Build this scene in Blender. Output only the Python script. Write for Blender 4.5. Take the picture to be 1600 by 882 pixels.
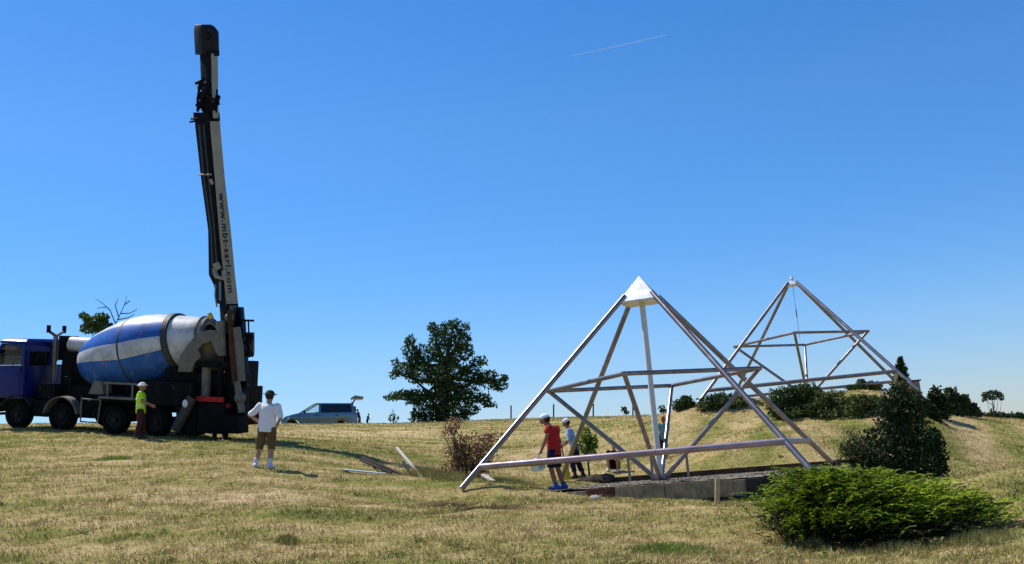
import bpy, bmesh, math, random
import numpy as np
from mathutils import Vector, Matrix

for o in list(bpy.data.objects): bpy.data.objects.remove(o)
S = bpy.context.scene
COL = S.collection
RNG = np.random.default_rng(7)
random.seed(7)

# ------------------------------------------------------------------ camera
EYE = 1.6
F, PITCH, ROLL = 1553.0, 0.18647, 0.08151          # focal length in photo pixels (1600 wide)
cp, sp, cr, sr = math.cos(PITCH), math.sin(PITCH), math.cos(ROLL), math.sin(ROLL)
cam = bpy.data.cameras.new('camera')
cam.lens = 36.0 * F / 1600.0
cam.sensor_width = 36.0
cam.clip_start = 0.1
cam.clip_end = 30000
camo = bpy.data.objects.new('camera', cam)
COL.objects.link(camo)
right = Vector((cr, sp * sr, -cp * sr)); up = Vector((sr, -sp * cr, cp * cr)); fwd = Vector((0, cp, sp))
m = Matrix((right, up, -fwd)).transposed().to_4x4()
m.translation = (0, 0, EYE)
camo.matrix_world = m
S.camera = camo

# ------------------------------------------------------------------ sky, sun, exposure
SUN = Vector((-0.81 * math.cos(math.radians(57)), 0.586 * math.cos(math.radians(57)), math.sin(math.radians(57)))).normalized()
W = bpy.data.worlds.new('World'); S.world = W
W.use_nodes = True
wn = W.node_tree; bg = wn.nodes['Background']
sky = wn.nodes.new('ShaderNodeTexSky')
sky.sky_type = 'NISHITA'; sky.sun_disc = False
sky.sun_elevation = math.radians(57)
sky.sun_rotation = math.atan2(SUN.x, SUN.y)
sky.altitude = 300; sky.air_density = 1.25; sky.dust_density = 0.2; sky.ozone_density = 3.2
hsv = wn.nodes.new('ShaderNodeHueSaturation')
hsv.inputs['Saturation'].default_value = 1.36
tint = wn.nodes.new('ShaderNodeMixRGB'); tint.blend_type = 'MULTIPLY'; tint.inputs[0].default_value = 1.0; tint.inputs[2].default_value = (0.98, 1.0, 1.03, 1)
# the low air of a clear dry summer day: bluer towards the horizon than the plain sky model
wtc = wn.nodes.new('ShaderNodeTexCoord'); wsep = wn.nodes.new('ShaderNodeSeparateXYZ'); wr = wn.nodes.new('ShaderNodeValToRGB')
wn.links.new(wtc.outputs['Generated'], wsep.inputs[0]); wn.links.new(wsep.outputs['Z'], wr.inputs['Fac'])
wr.color_ramp.elements[0].position = 0.0; wr.color_ramp.elements[0].color = (0.57, 0.68, 1.0, 1)
wr.color_ramp.elements[1].position = 0.34; wr.color_ramp.elements[1].color = (1.0, 0.955, 1.04, 1)
wm = wr.color_ramp.elements.new(0.12); wm.color = (0.82, 0.86, 1.06, 1)
wn.links.new(wr.outputs['Color'], tint.inputs[2])
wn.links.new(sky.outputs[0], tint.inputs[1]); wn.links.new(tint.outputs[0], hsv.inputs['Color'])
wn.links.new(hsv.outputs[0], bg.inputs['Color'])
bg.inputs['Strength'].default_value = 0.110
sl = bpy.data.lights.new('sun', 'SUN'); sl.energy = 5.0; sl.angle = math.radians(0.5); sl.color = (1.0, 0.955, 0.88)
so = bpy.data.objects.new('sun', sl); COL.objects.link(so)
so.rotation_euler = (-SUN).to_track_quat('-Z', 'Y').to_euler()
so.location = (-30, 20, 60)
S.view_settings.view_transform = 'Standard'; S.view_settings.look = 'None'
S.view_settings.exposure = 0.3; S.view_settings.gamma = 1.0; S.view_settings.use_curve_mapping = False

# ------------------------------------------------------------------ survey helpers
def ray(px, py):
    rx, ry = px - 800.0, 441.0 - py
    ix = cr * rx + sr * ry; iy = -sr * rx + cr * ry
    return Vector((ix / F, cp - sp * iy / F, sp + cp * iy / F))

def at(px, py, d):
    """world point seen at photo pixel (px, py) and d metres ahead"""
    r = ray(px, py)
    return Vector((r.x * d / r.y, d, r.z * d / r.y + EYE))

# ------------------------------------------------------------------ materials
def mat(name, col, rough=0.6, metal=0.0, var=0.12, scale=6.0, bump=0.0, bscale=40.0, col2=None, spec=0.15, trans=0.0, coat=0.0):
    M = bpy.data.materials.new(name); M.use_nodes = True
    nt = M.node_tree; b = nt.nodes['Principled BSDF']
    b.inputs['Roughness'].default_value = rough; b.inputs['Metallic'].default_value = metal
    b.inputs['Specular IOR Level'].default_value = spec
    if trans: b.inputs['Transmission Weight'].default_value = trans
    if coat: b.inputs['Coat Weight'].default_value = coat; b.inputs['Coat Roughness'].default_value = 0.08
    tc = nt.nodes.new('ShaderNodeTexCoord')
    n = nt.nodes.new('ShaderNodeTexNoise'); n.inputs['Scale'].default_value = scale; n.inputs['Detail'].default_value = 5
    n.inputs['Roughness'].default_value = 0.65
    nt.links.new(tc.outputs['Object'], n.inputs['Vector'])
    r = nt.nodes.new('ShaderNodeValToRGB')
    c2 = col2 if col2 else tuple(min(1, c * (1 + var)) for c in col)
    c1 = col if col2 else tuple(c * (1 - var) for c in col)
    r.color_ramp.elements[0].position = 0.35; r.color_ramp.elements[1].position = 0.65
    r.color_ramp.elements[0].color = (*c1, 1); r.color_ramp.elements[1].color = (*c2, 1)
    nt.links.new(n.outputs['Fac'], r.inputs['Fac']); nt.links.new(r.outputs['Color'], b.inputs['Base Color'])
    if bump:
        n2 = nt.nodes.new('ShaderNodeTexNoise'); n2.inputs['Scale'].default_value = bscale; n2.inputs['Detail'].default_value = 4
        nt.links.new(tc.outputs['Object'], n2.inputs['Vector'])
        bm_ = nt.nodes.new('ShaderNodeBump'); bm_.inputs['Strength'].default_value = bump; bm_.inputs['Distance'].default_value = 0.02
        nt.links.new(n2.outputs['Fac'], bm_.inputs['Height']); nt.links.new(bm_.outputs['Normal'], b.inputs['Normal'])
    return M

def leaf_mat(name, dark, light, scale=1.2, fine=9.0, transl=0.25):
    """leaves: two noise scales mix a darker and a lighter leaf colour, some light passes through"""
    M = bpy.data.materials.new(name); M.use_nodes = True
    nt = M.node_tree; b = nt.nodes['Principled BSDF']; out = nt.nodes['Material Output']
    b.inputs['Roughness'].default_value = 0.7; b.inputs['Specular IOR Level'].default_value = 0.12
    tc = nt.nodes.new('ShaderNodeTexCoord')
    a = nt.nodes.new('ShaderNodeTexNoise'); a.inputs['Scale'].default_value = scale; a.inputs['Detail'].default_value = 3
    f = nt.nodes.new('ShaderNodeTexNoise'); f.inputs['Scale'].default_value = fine; f.inputs['Detail'].default_value = 2
    ad = nt.nodes.new('ShaderNodeMath'); ad.operation = 'ADD'
    nt.links.new(tc.outputs['Object'], a.inputs['Vector']); nt.links.new(tc.outputs['Object'], f.inputs['Vector'])
    nt.links.new(a.outputs['Fac'], ad.inputs[0]); nt.links.new(f.outputs['Fac'], ad.inputs[1])
    r = nt.nodes.new('ShaderNodeValToRGB')
    mr = nt.nodes.new('ShaderNodeMath'); mr.operation = 'MULTIPLY'; mr.inputs[1].default_value = 0.5
    nt.links.new(ad.outputs[0], mr.inputs[0]); nt.links.new(mr.outputs[0], r.inputs['Fac'])
    r.color_ramp.elements[0].position = 0.38; r.color_ramp.elements[1].position = 0.62
    r.color_ramp.elements[0].color = (*dark, 1); r.color_ramp.elements[1].color = (*light, 1)
    nt.links.new(r.outputs['Color'], b.inputs['Base Color'])
    if transl:
        t = nt.nodes.new('ShaderNodeBsdfTranslucent'); mx = nt.nodes.new('ShaderNodeMixShader'); mx.inputs[0].default_value = transl
        nt.links.new(r.outputs['Color'], t.inputs['Color'])
        nt.links.new(b.outputs[0], mx.inputs[1]); nt.links.new(t.outputs[0], mx.inputs[2]); nt.links.new(mx.outputs[0], out.inputs['Surface'])
    return M

def field_colour(nt, blade=False):
    """colour of the mown field by world position: straw, green patches, hay swaths to the right"""
    g = nt.nodes.new('ShaderNodeNewGeometry')
    def noise(scale, detail, vec=None, rough=0.6, dist=0.0):
        n = nt.nodes.new('ShaderNodeTexNoise'); n.inputs['Scale'].default_value = scale; n.inputs['Detail'].default_value = detail
        n.inputs['Roughness'].default_value = rough; n.inputs['Distortion'].default_value = dist
        nt.links.new(vec if vec else g.outputs['Position'], n.inputs['Vector']); return n.outputs['Fac']
    def mapping(rot, sc):
        m0 = nt.nodes.new('ShaderNodeMapping'); m0.inputs['Rotation'].default_value = (0, 0, rot); nt.links.new(g.outputs['Position'], m0.inputs['Vector'])
        mp = nt.nodes.new('ShaderNodeMapping'); mp.inputs['Scale'].default_value = sc
        nt.links.new(m0.outputs['Vector'], mp.inputs['Vector']); return mp.outputs['Vector']
    def mth(op, a, b=None):
        n = nt.nodes.new('ShaderNodeMath'); n.operation = op
        for i, v in enumerate((a, b)):
            if v is None: continue
            if isinstance(v, (int, float)): n.inputs[i].default_value = v
            else: nt.links.new(v, n.inputs[i])
        return n.outputs[0]
    def ramp(fac, stops):
        r = nt.nodes.new('ShaderNodeValToRGB')
        while len(r.color_ramp.elements) < len(stops): r.color_ramp.elements.new(0.5)
        for e, (p, c) in zip(r.color_ramp.elements, stops): e.position = p; e.color = (*c, 1)
        nt.links.new(fac, r.inputs['Fac']); return r.outputs['Color']
    def mix(f, a, b, blend='MIX'):
        n = nt.nodes.new('ShaderNodeMixRGB'); n.blend_type = blend
        if isinstance(f, (int, float)): n.inputs[0].default_value = f
        else: nt.links.new(f, n.inputs[0])
        nt.links.new(a, n.inputs[1]); nt.links.new(b, n.inputs[2]); return n.outputs[0]
    big = noise(0.16, 4, rough=0.6, dist=0.6)
    mid = noise(0.9, 6, rough=0.7)
    fine = noise(9.0, 5, rough=0.75)
    wv = nt.nodes.new('ShaderNodeTexWave'); wv.bands_direction = 'X'; wv.inputs['Scale'].default_value = 0.15; wv.inputs['Distortion'].default_value = 2.6
    wv.inputs['Detail'].default_value = 3; wv.inputs['Detail Scale'].default_value = 1.4; nt.links.new(mapping(0.32, (1.0, 0.22, 1.0)), wv.inputs['Vector'])
    streak = mth('ADD', mth('MULTIPLY', mth('SUBTRACT', wv.outputs['Fac'], 0.5), 0.36), 0.5)      # swaths left by the mower, running uphill
    cross = noise(1.0, 4, mapping(0.12, (0.22, 1.3, 1.0)), 0.6, 0.3)
    sep = nt.nodes.new('ShaderNodeSeparateXYZ'); nt.links.new(g.outputs['Position'], sep.inputs[0])
    mr = nt.nodes.new('ShaderNodeMapRange'); mr.inputs['From Min'].default_value = 2.0; mr.inputs['From Max'].default_value = 9.0
    mr.interpolation_type = 'SMOOTHSTEP'; nt.links.new(sep.outputs['X'], mr.inputs['Value'])
    sw = nt.nodes.new('ShaderNodeMix'); sw.data_type = 'FLOAT'
    nt.links.new(mr.outputs[0], sw.inputs[0]); nt.links.new(cross, sw.inputs[2]); nt.links.new(streak, sw.inputs[3])
    blot = noise(2.3, 4, mapping(0.1, (0.75, 1.25, 1.0)), 0.65, 0.5)
    s = mth('ADD', mth('ADD', mth('MULTIPLY', big, 0.26), mth('MULTIPLY', blot, 0.22)), mth('ADD', mth('MULTIPLY', mid, 0.20), mth('MULTIPLY', sw.outputs[0], 0.32)))
    # stretch contrast about the middle
    s = mth('ADD', mth('MULTIPLY', mth('SUBTRACT', s, 0.5), 3.0), 0.5)
    if blade: s = mth('ADD', s, mth('MULTIPLY', mth('SUBTRACT', noise(23.0, 3), 0.5), 0.8))
    base = ramp(s, [(0.08, (0.115, 0.145, 0.028)), (0.36, (0.228, 0.220, 0.060)), (0.555, (0.40, 0.312, 0.130)), (0.86, (0.63, 0.475, 0.26))])
    dirt = noise(1.7, 6, rough=0.75)
    earth = ramp(dirt, [(0.58, (1, 1, 1)), (0.68, (0.62, 0.48, 0.38))])
    base = mix(1.0, base, earth, 'MULTIPLY')
    fr = ramp(fine, [(0.30, (0.72, 0.72, 0.70)), (0.55, (1.0, 1.0, 1.0)), (0.75, (1.18, 1.15, 1.10))])
    return mix(1.0, base, fr, 'MULTIPLY'), fine, mid

def ground_mat():
    M = bpy.data.materials.new('mown_field'); M.use_nodes = True
    nt = M.node_tree; b = nt.nodes['Principled BSDF']
    c, fine, mid = field_colour(nt)
    nt.links.new(c, b.inputs['Base Color']); b.inputs['Roughness'].default_value = 0.95; b.inputs['Specular IOR Level'].default_value = 0.02
    bp = nt.nodes.new('ShaderNodeBump'); bp.inputs['Strength'].default_value = 0.9; bp.inputs['Distance'].default_value = 0.08
    nt.links.new(fine, bp.inputs['Height']); nt.links.new(bp.outputs['Normal'], b.inputs['Normal'])
    return M

def blade_mat():
    M = bpy.data.materials.new('grass_blades'); M.use_nodes = True
    nt = M.node_tree; b = nt.nodes['Principled BSDF']; out = nt.nodes['Material Output']
    c, fine, mid = field_colour(nt, True)
    nt.links.new(c, b.inputs['Base Color']); b.inputs['Roughness'].default_value = 0.9; b.inputs['Specular IOR Level'].default_value = 0.03
    t = nt.nodes.new('ShaderNodeBsdfTranslucent'); mx = nt.nodes.new('ShaderNodeMixShader'); mx.inputs[0].default_value = 0.3
    nt.links.new(c, t.inputs['Color']); nt.links.new(b.outputs[0], mx.inputs[1]); nt.links.new(t.outputs[0], mx.inputs[2]); nt.links.new(mx.outputs[0], out.inputs['Surface'])
    return M

MT = {}
MT['ground'] = ground_mat(); MT['blade'] = blade_mat()
MT['hay'] = mat('hay', (0.46, 0.35, 0.17), 0.9, var=0.4, scale=3, spec=0.03)
MT['tube'] = mat('galvanised_tube', (0.25, 0.215, 0.21), 0.33, 0.85, 0.25, 3.0, 0.05, 60)
MT['beam'] = mat('pinkish_tube', (0.35, 0.265, 0.28), 0.38, 0.75, 0.2, 3.0, 0.05, 60)
MT['post'] = mat('pale_post', (0.62, 0.61, 0.57), 0.5, 0.1, 0.08, 3.0)
MT['cap'] = mat('white_sheet', (0.66, 0.67, 0.66), 0.42, 0.55, 0.16, 5.0, 0.12, 7)
MT['iron'] = mat('dark_iron', (0.10, 0.095, 0.09), 0.6, 0.5, 0.3, 8)
MT['concrete'] = mat('concrete', (0.34, 0.25, 0.15), 0.9, 0, 0.3, 2.5, 0.3, 30)
MT['board'] = mat('weathered_board', (0.32, 0.225, 0.13), 0.85, 0, 0.35, 4, 0.3, 30)
MT['rust'] = mat('rusty_plate', (0.12, 0.05, 0.028), 0.85, 0, 0.4, 7, 0.3, 30)
MT['stained'] = mat('stained_concrete', (0.035, 0.032, 0.028), 0.9, 0, 0.5, 3, 0.3, 30)
MT['kerb'] = mat('dark_timber', (0.05, 0.035, 0.025), 0.9, 0, 0.4, 5, 0.3, 40)
MT['gravel'] = mat('gravel', (0.10, 0.09, 0.075), 0.9, 0, 0.5, 14, 0.9, 50, col2=(0.38, 0.31, 0.22))
MT['stake'] = mat('fresh_wood', (0.50, 0.36, 0.17), 0.75, 0, 0.15, 12)
MT['oldwood'] = mat('old_wood', (0.034, 0.026, 0.020), 0.9, 0, 0.35, 9, 0.3, 40)
MT['palewood'] = mat('pale_wood', (0.42, 0.38, 0.33), 0.85, 0, 0.2, 9, 0.3, 40)
MT['sheet'] = mat('pale_sheet', (0.55, 0.57, 0.58), 0.5, 0.2, 0.1, 4)
MT['black'] = mat('black_metal', (0.005, 0.005, 0.006), 0.75, 0.0, 0.4, 5, 0.1, 30, spec=0.12)
MT['chassis'] = mat('chassis', (0.006, 0.006, 0.0065), 0.8, 0.0, 0.5, 4, 0.2, 30, spec=0.12)
MT['tyre'] = mat('tyre', (0.005, 0.005, 0.005), 0.95, 0, 0.4, 9, 0.2, 30, spec=0.08)
MT['rim'] = mat('rim', (0.022, 0.022, 0.022), 0.7, 0.2, 0.3, 8)
MT['cabblue'] = mat('cab_blue', (0.004, 0.014, 0.135), 0.40, 0.0, 0.12, 3, spec=0.22, coat=0.06)
MT['drumblue'] = mat('drum_blue', (0.026, 0.108, 0.38), 0.36, 0.0, 0.25, 2.2, 0.05, 10)
MT['drumwhite'] = mat('drum_white', (0.50, 0.51, 0.505), 0.45, 0.0, 0.22, 2.2, 0.05, 10)
MT['seam'] = mat('drum_ring', (0.06, 0.06, 0.065), 0.6, 0.4, 0.3, 5)
MT['greypaint'] = mat('grey_paint', (0.155, 0.145, 0.12), 0.6, 0.1, 0.22, 3, 0.1, 20)
MT['boomwhite'] = mat('boom_white', (0.29, 0.27, 0.215), 0.55, 0.0, 0.12, 1.5, 0.05, 20)
MT['letter'] = mat('letter_black', (0.02, 0.02, 0.025), 0.6, 0, 0.2, 9)
MT['rustbrown'] = mat('rusty_brown', (0.075, 0.038, 0.024), 0.75, 0.2, 0.4, 6)
MT['red'] = mat('red_paint', (0.42, 0.02, 0.02), 0.5, 0, 0.15, 5)
MT['yellow'] = mat('yellow_paint', (0.62, 0.42, 0.03), 0.5, 0, 0.15, 8)
MT['steel'] = mat('steel', (0.20, 0.20, 0.20), 0.45, 0.6, 0.15, 6)
MT['darksteel'] = mat('dark_steel', (0.06, 0.06, 0.06), 0.5, 0.3, 0.2, 6)
_g = bpy.data.materials.new('window_glass'); _g.use_nodes = True; _gn = _g.node_tree
_gt = _gn.nodes.new('ShaderNodeBsdfTransparent'); _gt.inputs[0].default_value = (0.82, 0.88, 0.88, 1); _gg = _gn.nodes.new('ShaderNodeBsdfGlossy'); _gg.inputs['Roughness'].default_value = 0.03
_gf = _gn.nodes.new('ShaderNodeFresnel'); _gf.inputs[0].default_value = 1.45; _gm = _gn.nodes.new('ShaderNodeMixShader')
_gn.links.new(_gf.outputs[0], _gm.inputs[0]); _gn.links.new(_gt.outputs[0], _gm.inputs[1]); _gn.links.new(_gg.outputs[0], _gm.inputs[2]); _gn.links.new(_gm.outputs[0], _gn.nodes['Material Output'].inputs['Surface'])
MT['glass'] = _g
MT['darkglass'] = mat('tinted_glass', (0.010, 0.011, 0.013), 0.06, 0, 0.2, 2, spec=0.6)
MT['carblue'] = mat('silver_blue_paint', (0.12, 0.185, 0.23), 0.28, 0.55, 0.06, 4, spec=0.5, coat=0.6)
MT['trim'] = mat('black_trim', (0.015, 0.015, 0.016), 0.6, 0, 0.3, 7)
MT['lamp'] = mat('lamp_glass', (0.75, 0.76, 0.76), 0.15, 0.2, 0.05, 6)
MT['lampred'] = mat('lamp_red', (0.45, 0.02, 0.02), 0.2, 0, 0.1, 6)
MT['bark'] = mat('bark', (0.055, 0.042, 0.032), 0.95, 0, 0.4, 8, 0.6, 25)
MT['deadtwig'] = mat('dead_twig', (0.14, 0.085, 0.055), 0.95, 0, 0.35, 8)
MT['skin'] = mat('skin', (0.42, 0.23, 0.16), 0.55, 0, 0.08, 12)
MT['tan'] = mat('tanned_skin', (0.30, 0.145, 0.09), 0.55, 0, 0.08, 12)
MT['white'] = mat('white_cotton', (0.74, 0.74, 0.78), 0.85, 0, 0.06, 6, 0.3, 25)
MT['brown'] = mat('brown_cotton', (0.12, 0.08, 0.04), 0.9, 0, 0.2, 6, 0.3, 25)
MT['hiviz'] = mat('high_visibility', (0.50, 0.80, 0.02), 0.7, 0, 0.08, 6, 0.3, 25)
MT['silver'] = mat('reflective_band', (0.6, 0.62, 0.58), 0.4, 0.3, 0.05, 8)
MT['maroon'] = mat('dark_red_cotton', (0.055, 0.018, 0.016), 0.9, 0, 0.2, 6, 0.3, 25)
MT['redcotton'] = mat('red_cotton', (0.40, 0.022, 0.018), 0.85, 0, 0.12, 6, 0.3, 25)
MT['navy'] = mat('navy_cotton', (0.012, 0.016, 0.045), 0.9, 0, 0.2, 6, 0.3, 25)
MT['lightblue'] = mat('pale_blue_cotton', (0.34, 0.43, 0.60), 0.85, 0, 0.12, 6, 0.3, 25)
MT['teal'] = mat('teal_cotton', (0.12, 0.27, 0.26), 0.85, 0, 0.12, 6)
MT['blackcotton'] = mat('black_cotton', (0.016, 0.014, 0.016), 0.9, 0, 0.2, 6)
MT['hair'] = mat('dark_hair', (0.03, 0.02, 0.014), 0.7, 0, 0.3, 20)
MT['redhair'] = mat('red_hair', (0.28, 0.06, 0.025), 0.7, 0, 0.3, 20)
MT['olive'] = mat('dark_hat', (0.035, 0.035, 0.022), 0.9, 0, 0.2, 10)
MT['shoe'] = mat('pale_shoe', (0.62, 0.62, 0.64), 0.7, 0, 0.1, 10)
MT['blueshoe'] = mat('blue_shoe', (0.05, 0.09, 0.36), 0.7, 0, 0.3, 14)
MT['boot'] = mat('dark_boot', (0.04, 0.035, 0.03), 0.8, 0, 0.3, 10)
MT['bagblue'] = mat('blue_plastic', (0.28, 0.52, 0.72), 0.4, 0, 0.15, 8)
MT['bagwhite'] = mat('white_plastic', (0.72, 0.74, 0.76), 0.4, 0, 0.08, 8)
MT['stone'] = mat('pale_stone', (0.50, 0.46, 0.40), 0.9, 0, 0.2, 9, 0.4, 25)
MT['eye'] = mat('eye', (0.03, 0.025, 0.02), 0.3, 0, 0.1, 6)
MT['treeleaf'] = leaf_mat('broad_leaves', (0.020, 0.045, 0.014), (0.075, 0.13, 0.035), 0.6, 4.0, 0.25)
MT['farleaf'] = leaf_mat('far_leaves', (0.03, 0.048, 0.022), (0.065, 0.10, 0.04), 0.5, 4.0, 0.2)
MT['bushleaf'] = leaf_mat('bush_leaves', (0.022, 0.038, 0.011), (0.085, 0.125, 0.03), 0.9, 7.0, 0.2)
MT['olivebush'] = leaf_mat('olive_leaves', (0.04, 0.055, 0.016), (0.14, 0.165, 0.05), 0.9, 7.0, 0.2)
MT['conifer'] = leaf_mat('conifer_needles', (0.013, 0.026, 0.010), (0.05, 0.082, 0.024), 1.3, 9.0, 0.12)
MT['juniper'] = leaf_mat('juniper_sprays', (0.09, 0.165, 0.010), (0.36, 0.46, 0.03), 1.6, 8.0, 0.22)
MT['junipershade'] = leaf_mat('juniper_shaded', (0.012, 0.022, 0.006), (0.04, 0.06, 0.014), 1.6, 8.0, 0.1)  # dark copy of the spray green: shade inside and beneath, painted as colour
MT['deadleaf'] = leaf_mat('dead_leaves', (0.12, 0.055, 0.034), (0.34, 0.19, 0.11), 1.6, 8.0, 0.25)
MT['sapling'] = leaf_mat('sapling_leaves', (0.08, 0.14, 0.02), (0.22, 0.32, 0.05), 1.6, 8.0, 0.3)
MT['sapling2'] = leaf_mat('sparse_leaves', (0.035, 0.065, 0.014), (0.11, 0.17, 0.035), 1.6, 8.0, 0.3)
MT['tuft'] = leaf_mat('rough_grass', (0.12, 0.13, 0.035), (0.36, 0.32, 0.12), 1.6, 8.0, 0.3)
_c = bpy.data.materials.new('vapour'); _c.use_nodes = True
_nt = _c.node_tree; _b = _nt.nodes['Principled BSDF']; _b.inputs['Base Color'].default_value = (0.80, 0.88, 0.98, 1); _b.inputs['Roughness'].default_value = 1
_b.inputs['Alpha'].default_value = 0.19
MT['vapour'] = _c

def splash(M, col, scale, lo, hi, stretch=(1, 1, .35)):
    nt = M.node_tree; b = nt.nodes['Principled BSDF']; src = b.inputs['Base Color'].links[0].from_socket
    tc = nt.nodes.new('ShaderNodeTexCoord'); mp = nt.nodes.new('ShaderNodeMapping'); mp.inputs['Scale'].default_value = stretch
    n = nt.nodes.new('ShaderNodeTexNoise'); n.inputs['Scale'].default_value = scale; n.inputs['Detail'].default_value = 8; n.inputs['Roughness'].default_value = .7
    r = nt.nodes.new('ShaderNodeMapRange'); r.inputs['From Min'].default_value = lo; r.inputs['From Max'].default_value = hi; r.inputs['To Max'].default_value = .75
    mx = nt.nodes.new('ShaderNodeMixRGB'); mx.inputs[2].default_value = (*col, 1)
    nt.links.new(tc.outputs['Object'], mp.inputs['Vector']); nt.links.new(mp.outputs[0], n.inputs['Vector']); nt.links.new(n.outputs['Fac'], r.inputs['Value'])
    nt.links.new(r.outputs[0], mx.inputs[0]); nt.links.new(src, mx.inputs[1]); nt.links.new(mx.outputs[0], b.inputs['Base Color'])
for k_ in ('drumblue', 'drumwhite'): splash(MT[k_], (0.27, 0.26, 0.24), 3.0, .56, .72)
for k_ in ('greypaint', 'boomwhite', 'chassis', 'black'): splash(MT[k_], (0.12, 0.10, 0.075) if k_ in ('chassis', 'black') else (0.09, 0.075, 0.06), 5.0, .60, .78)
for k_ in ('concrete', 'board'): splash(MT[k_], (0.07, 0.055, 0.04), 4.0, .50, .68)
for k_ in ('tube', 'beam'): splash(MT[k_], (0.13, 0.085, 0.06), 5.0, .58, .75, (1, 1, 1))

# ------------------------------------------------------------------ mesh builder
class MB:
    def __init__(s): s.v = []; s.f = []; s.mi = []
    def add(s, vs, fs, mi=0, M=None):
        o = len(s.v)
        for v in vs:
            v = Vector(v); s.v.append(M @ v if M else v)
        for f in fs: s.f.append([i + o for i in f]); s.mi.append(mi)
    def box(s, a, b, mi=0, M=None):
        x0, y0, z0 = a; x1, y1, z1 = b
        s.add([(x0, y0, z0), (x1, y0, z0), (x1, y1, z0), (x0, y1, z0), (x0, y0, z1), (x1, y0, z1), (x1, y1, z1), (x0, y1, z1)],
              [(0, 3, 2, 1), (4, 5, 6, 7), (0, 1, 5, 4), (1, 2, 6, 5), (2, 3, 7, 6), (3, 0, 4, 7)], mi, M)
        return s
    def loft(s, rings, mi=0, cap=True):
        n = len(rings[0]); o = len(s.v)
        for r in rings: s.v += [Vector(p) for p in r]
        for k in range(len(rings) - 1):
            for i in range(n):
                j = (i + 1) % n
                s.f.append([o + k * n + i, o + k * n + j, o + (k + 1) * n + j, o + (k + 1) * n + i]); s.mi.append(mi)
        if cap:
            s.f.append([o + i for i in range(n)][::-1]); s.mi.append(mi)
            s.f.append([o + (len(rings) - 1) * n + i for i in range(n)]); s.mi.append(mi)
        return s
    def path(s, pts, rad, n=10, mi=0, cap=True):
        pts = [Vector(p) for p in pts]
        if isinstance(rad, (int, float)): rad = [rad] * len(pts)
        rings = []; prev = None
        for i, p in enumerate(pts):
            d = (pts[min(i + 1, len(pts) - 1)] - pts[max(i - 1, 0)]).normalized()
            if prev is None:
                a = d.orthogonal().normalized()
            else:
                a = (prev - d * prev.dot(d)).normalized()
            prev = a; b = d.cross(a)
            rings.append([p + (a * math.cos(t) + b * math.sin(t)) * rad[i] for t in (2 * math.pi * k / n for k in range(n))])
        return s.loft(rings, mi, cap)
    def tube(s, a, b, r, r2=None, n=12, mi=0): return s.path([a, b], [r, r if r2 is None else r2], n, mi)
    def bar(s, a, b, w, h, mi=0, upv=(0, 0, 1)):
        a, b = Vector(a), Vector(b); d = (b - a).normalized(); x = d.cross(Vector(upv)).normalized(); z = x.cross(d)
        q = [(-w / 2, -h / 2), (w / 2, -h / 2), (w / 2, h / 2), (-w / 2, h / 2)]
        return s.loft([[a + x * u + z * v for u, v in q], [b + x * u + z * v for u, v in q]], mi)
    def ell(s, c, r, n=14, k=9, mi=0, M=None):
        c = Vector(c); vs = []; fs = []
        if isinstance(r, (int, float)): r = (r, r, r)
        for i in range(k + 1):
            t = math.pi * i / k
            for j in range(n):
                p = 2 * math.pi * j / n
                vs.append(c + Vector((r[0] * math.sin(t) * math.cos(p), r[1] * math.sin(t) * math.sin(p), r[2] * math.cos(t))))
        for i in range(k):
            for j in range(n):
                a = i * n + j; b2 = i * n + (j + 1) % n
                fs.append((a, a + n, b2 + n, b2))
        s.add(vs, fs, mi, M); return s
    def lathe(s, prof, o, ax, n=24, mi=0, cap=True):
        """prof = [(distance along axis, radius)]"""
        o = Vector(o); ax = Vector(ax).normalized(); a = ax.orthogonal().normalized(); b = ax.cross(a)
        return s.loft([[o + ax * t + (a * math.cos(q) + b * math.sin(q)) * max(r, 1e-3) for q in (2 * math.pi * k / n for k in range(n))] for t, r in prof], mi, cap)
    def build(s, name, mats, parent=None, smooth=35, bevel=0.0):
        me = bpy.data.meshes.new(name); me.from_pydata([tuple(v) for v in s.v], [], s.f)
        if not isinstance(mats, (list, tuple)): mats = [mats]
        for m_ in mats: me.materials.append(m_)
        me.polygons.foreach_set('material_index', s.mi)
        b = bmesh.new(); b.from_mesh(me)
        bmesh.ops.remove_doubles(b, verts=b.verts, dist=1e-5)
        bmesh.ops.recalc_face_normals(b, faces=b.faces)
        if bevel:
            es = [e for e in b.edges if len(e.link_faces) == 2 and e.calc_face_angle(0) > 0.6]
            bmesh.ops.bevel(b, geom=es, offset=bevel, segments=2, affect='EDGES', profile=0.6)
        if smooth:
            for f in b.faces: f.smooth = True
            for e in b.edges:
                if len(e.link_faces) == 2 and e.calc_face_angle(0) > math.radians(smooth): e.smooth = False
        b.to_mesh(me); b.free()
        o = bpy.data.objects.new(name, me); COL.objects.link(o)
        if parent: o.parent = parent
        return o

def tag(o, label=None, cat=None, group=None, kind=None):
    if label: o['label'] = label
    if cat: o['category'] = cat
    if group: o['group'] = group
    if kind: o['kind'] = kind
    return o
def empty(name, M, label, cat, group=None):
    o = bpy.data.objects.new(name, None); COL.objects.link(o); o.empty_display_size = 0.3
    o.matrix_world = M if isinstance(M, Matrix) else Matrix.Translation(M)
    return tag(o, label, cat, group)
def frame(x, y, z, o):
    M_ = Matrix((Vector(x), Vector(y), Vector(z))).transposed().to_4x4(); M_.translation = o; return M_

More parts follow.
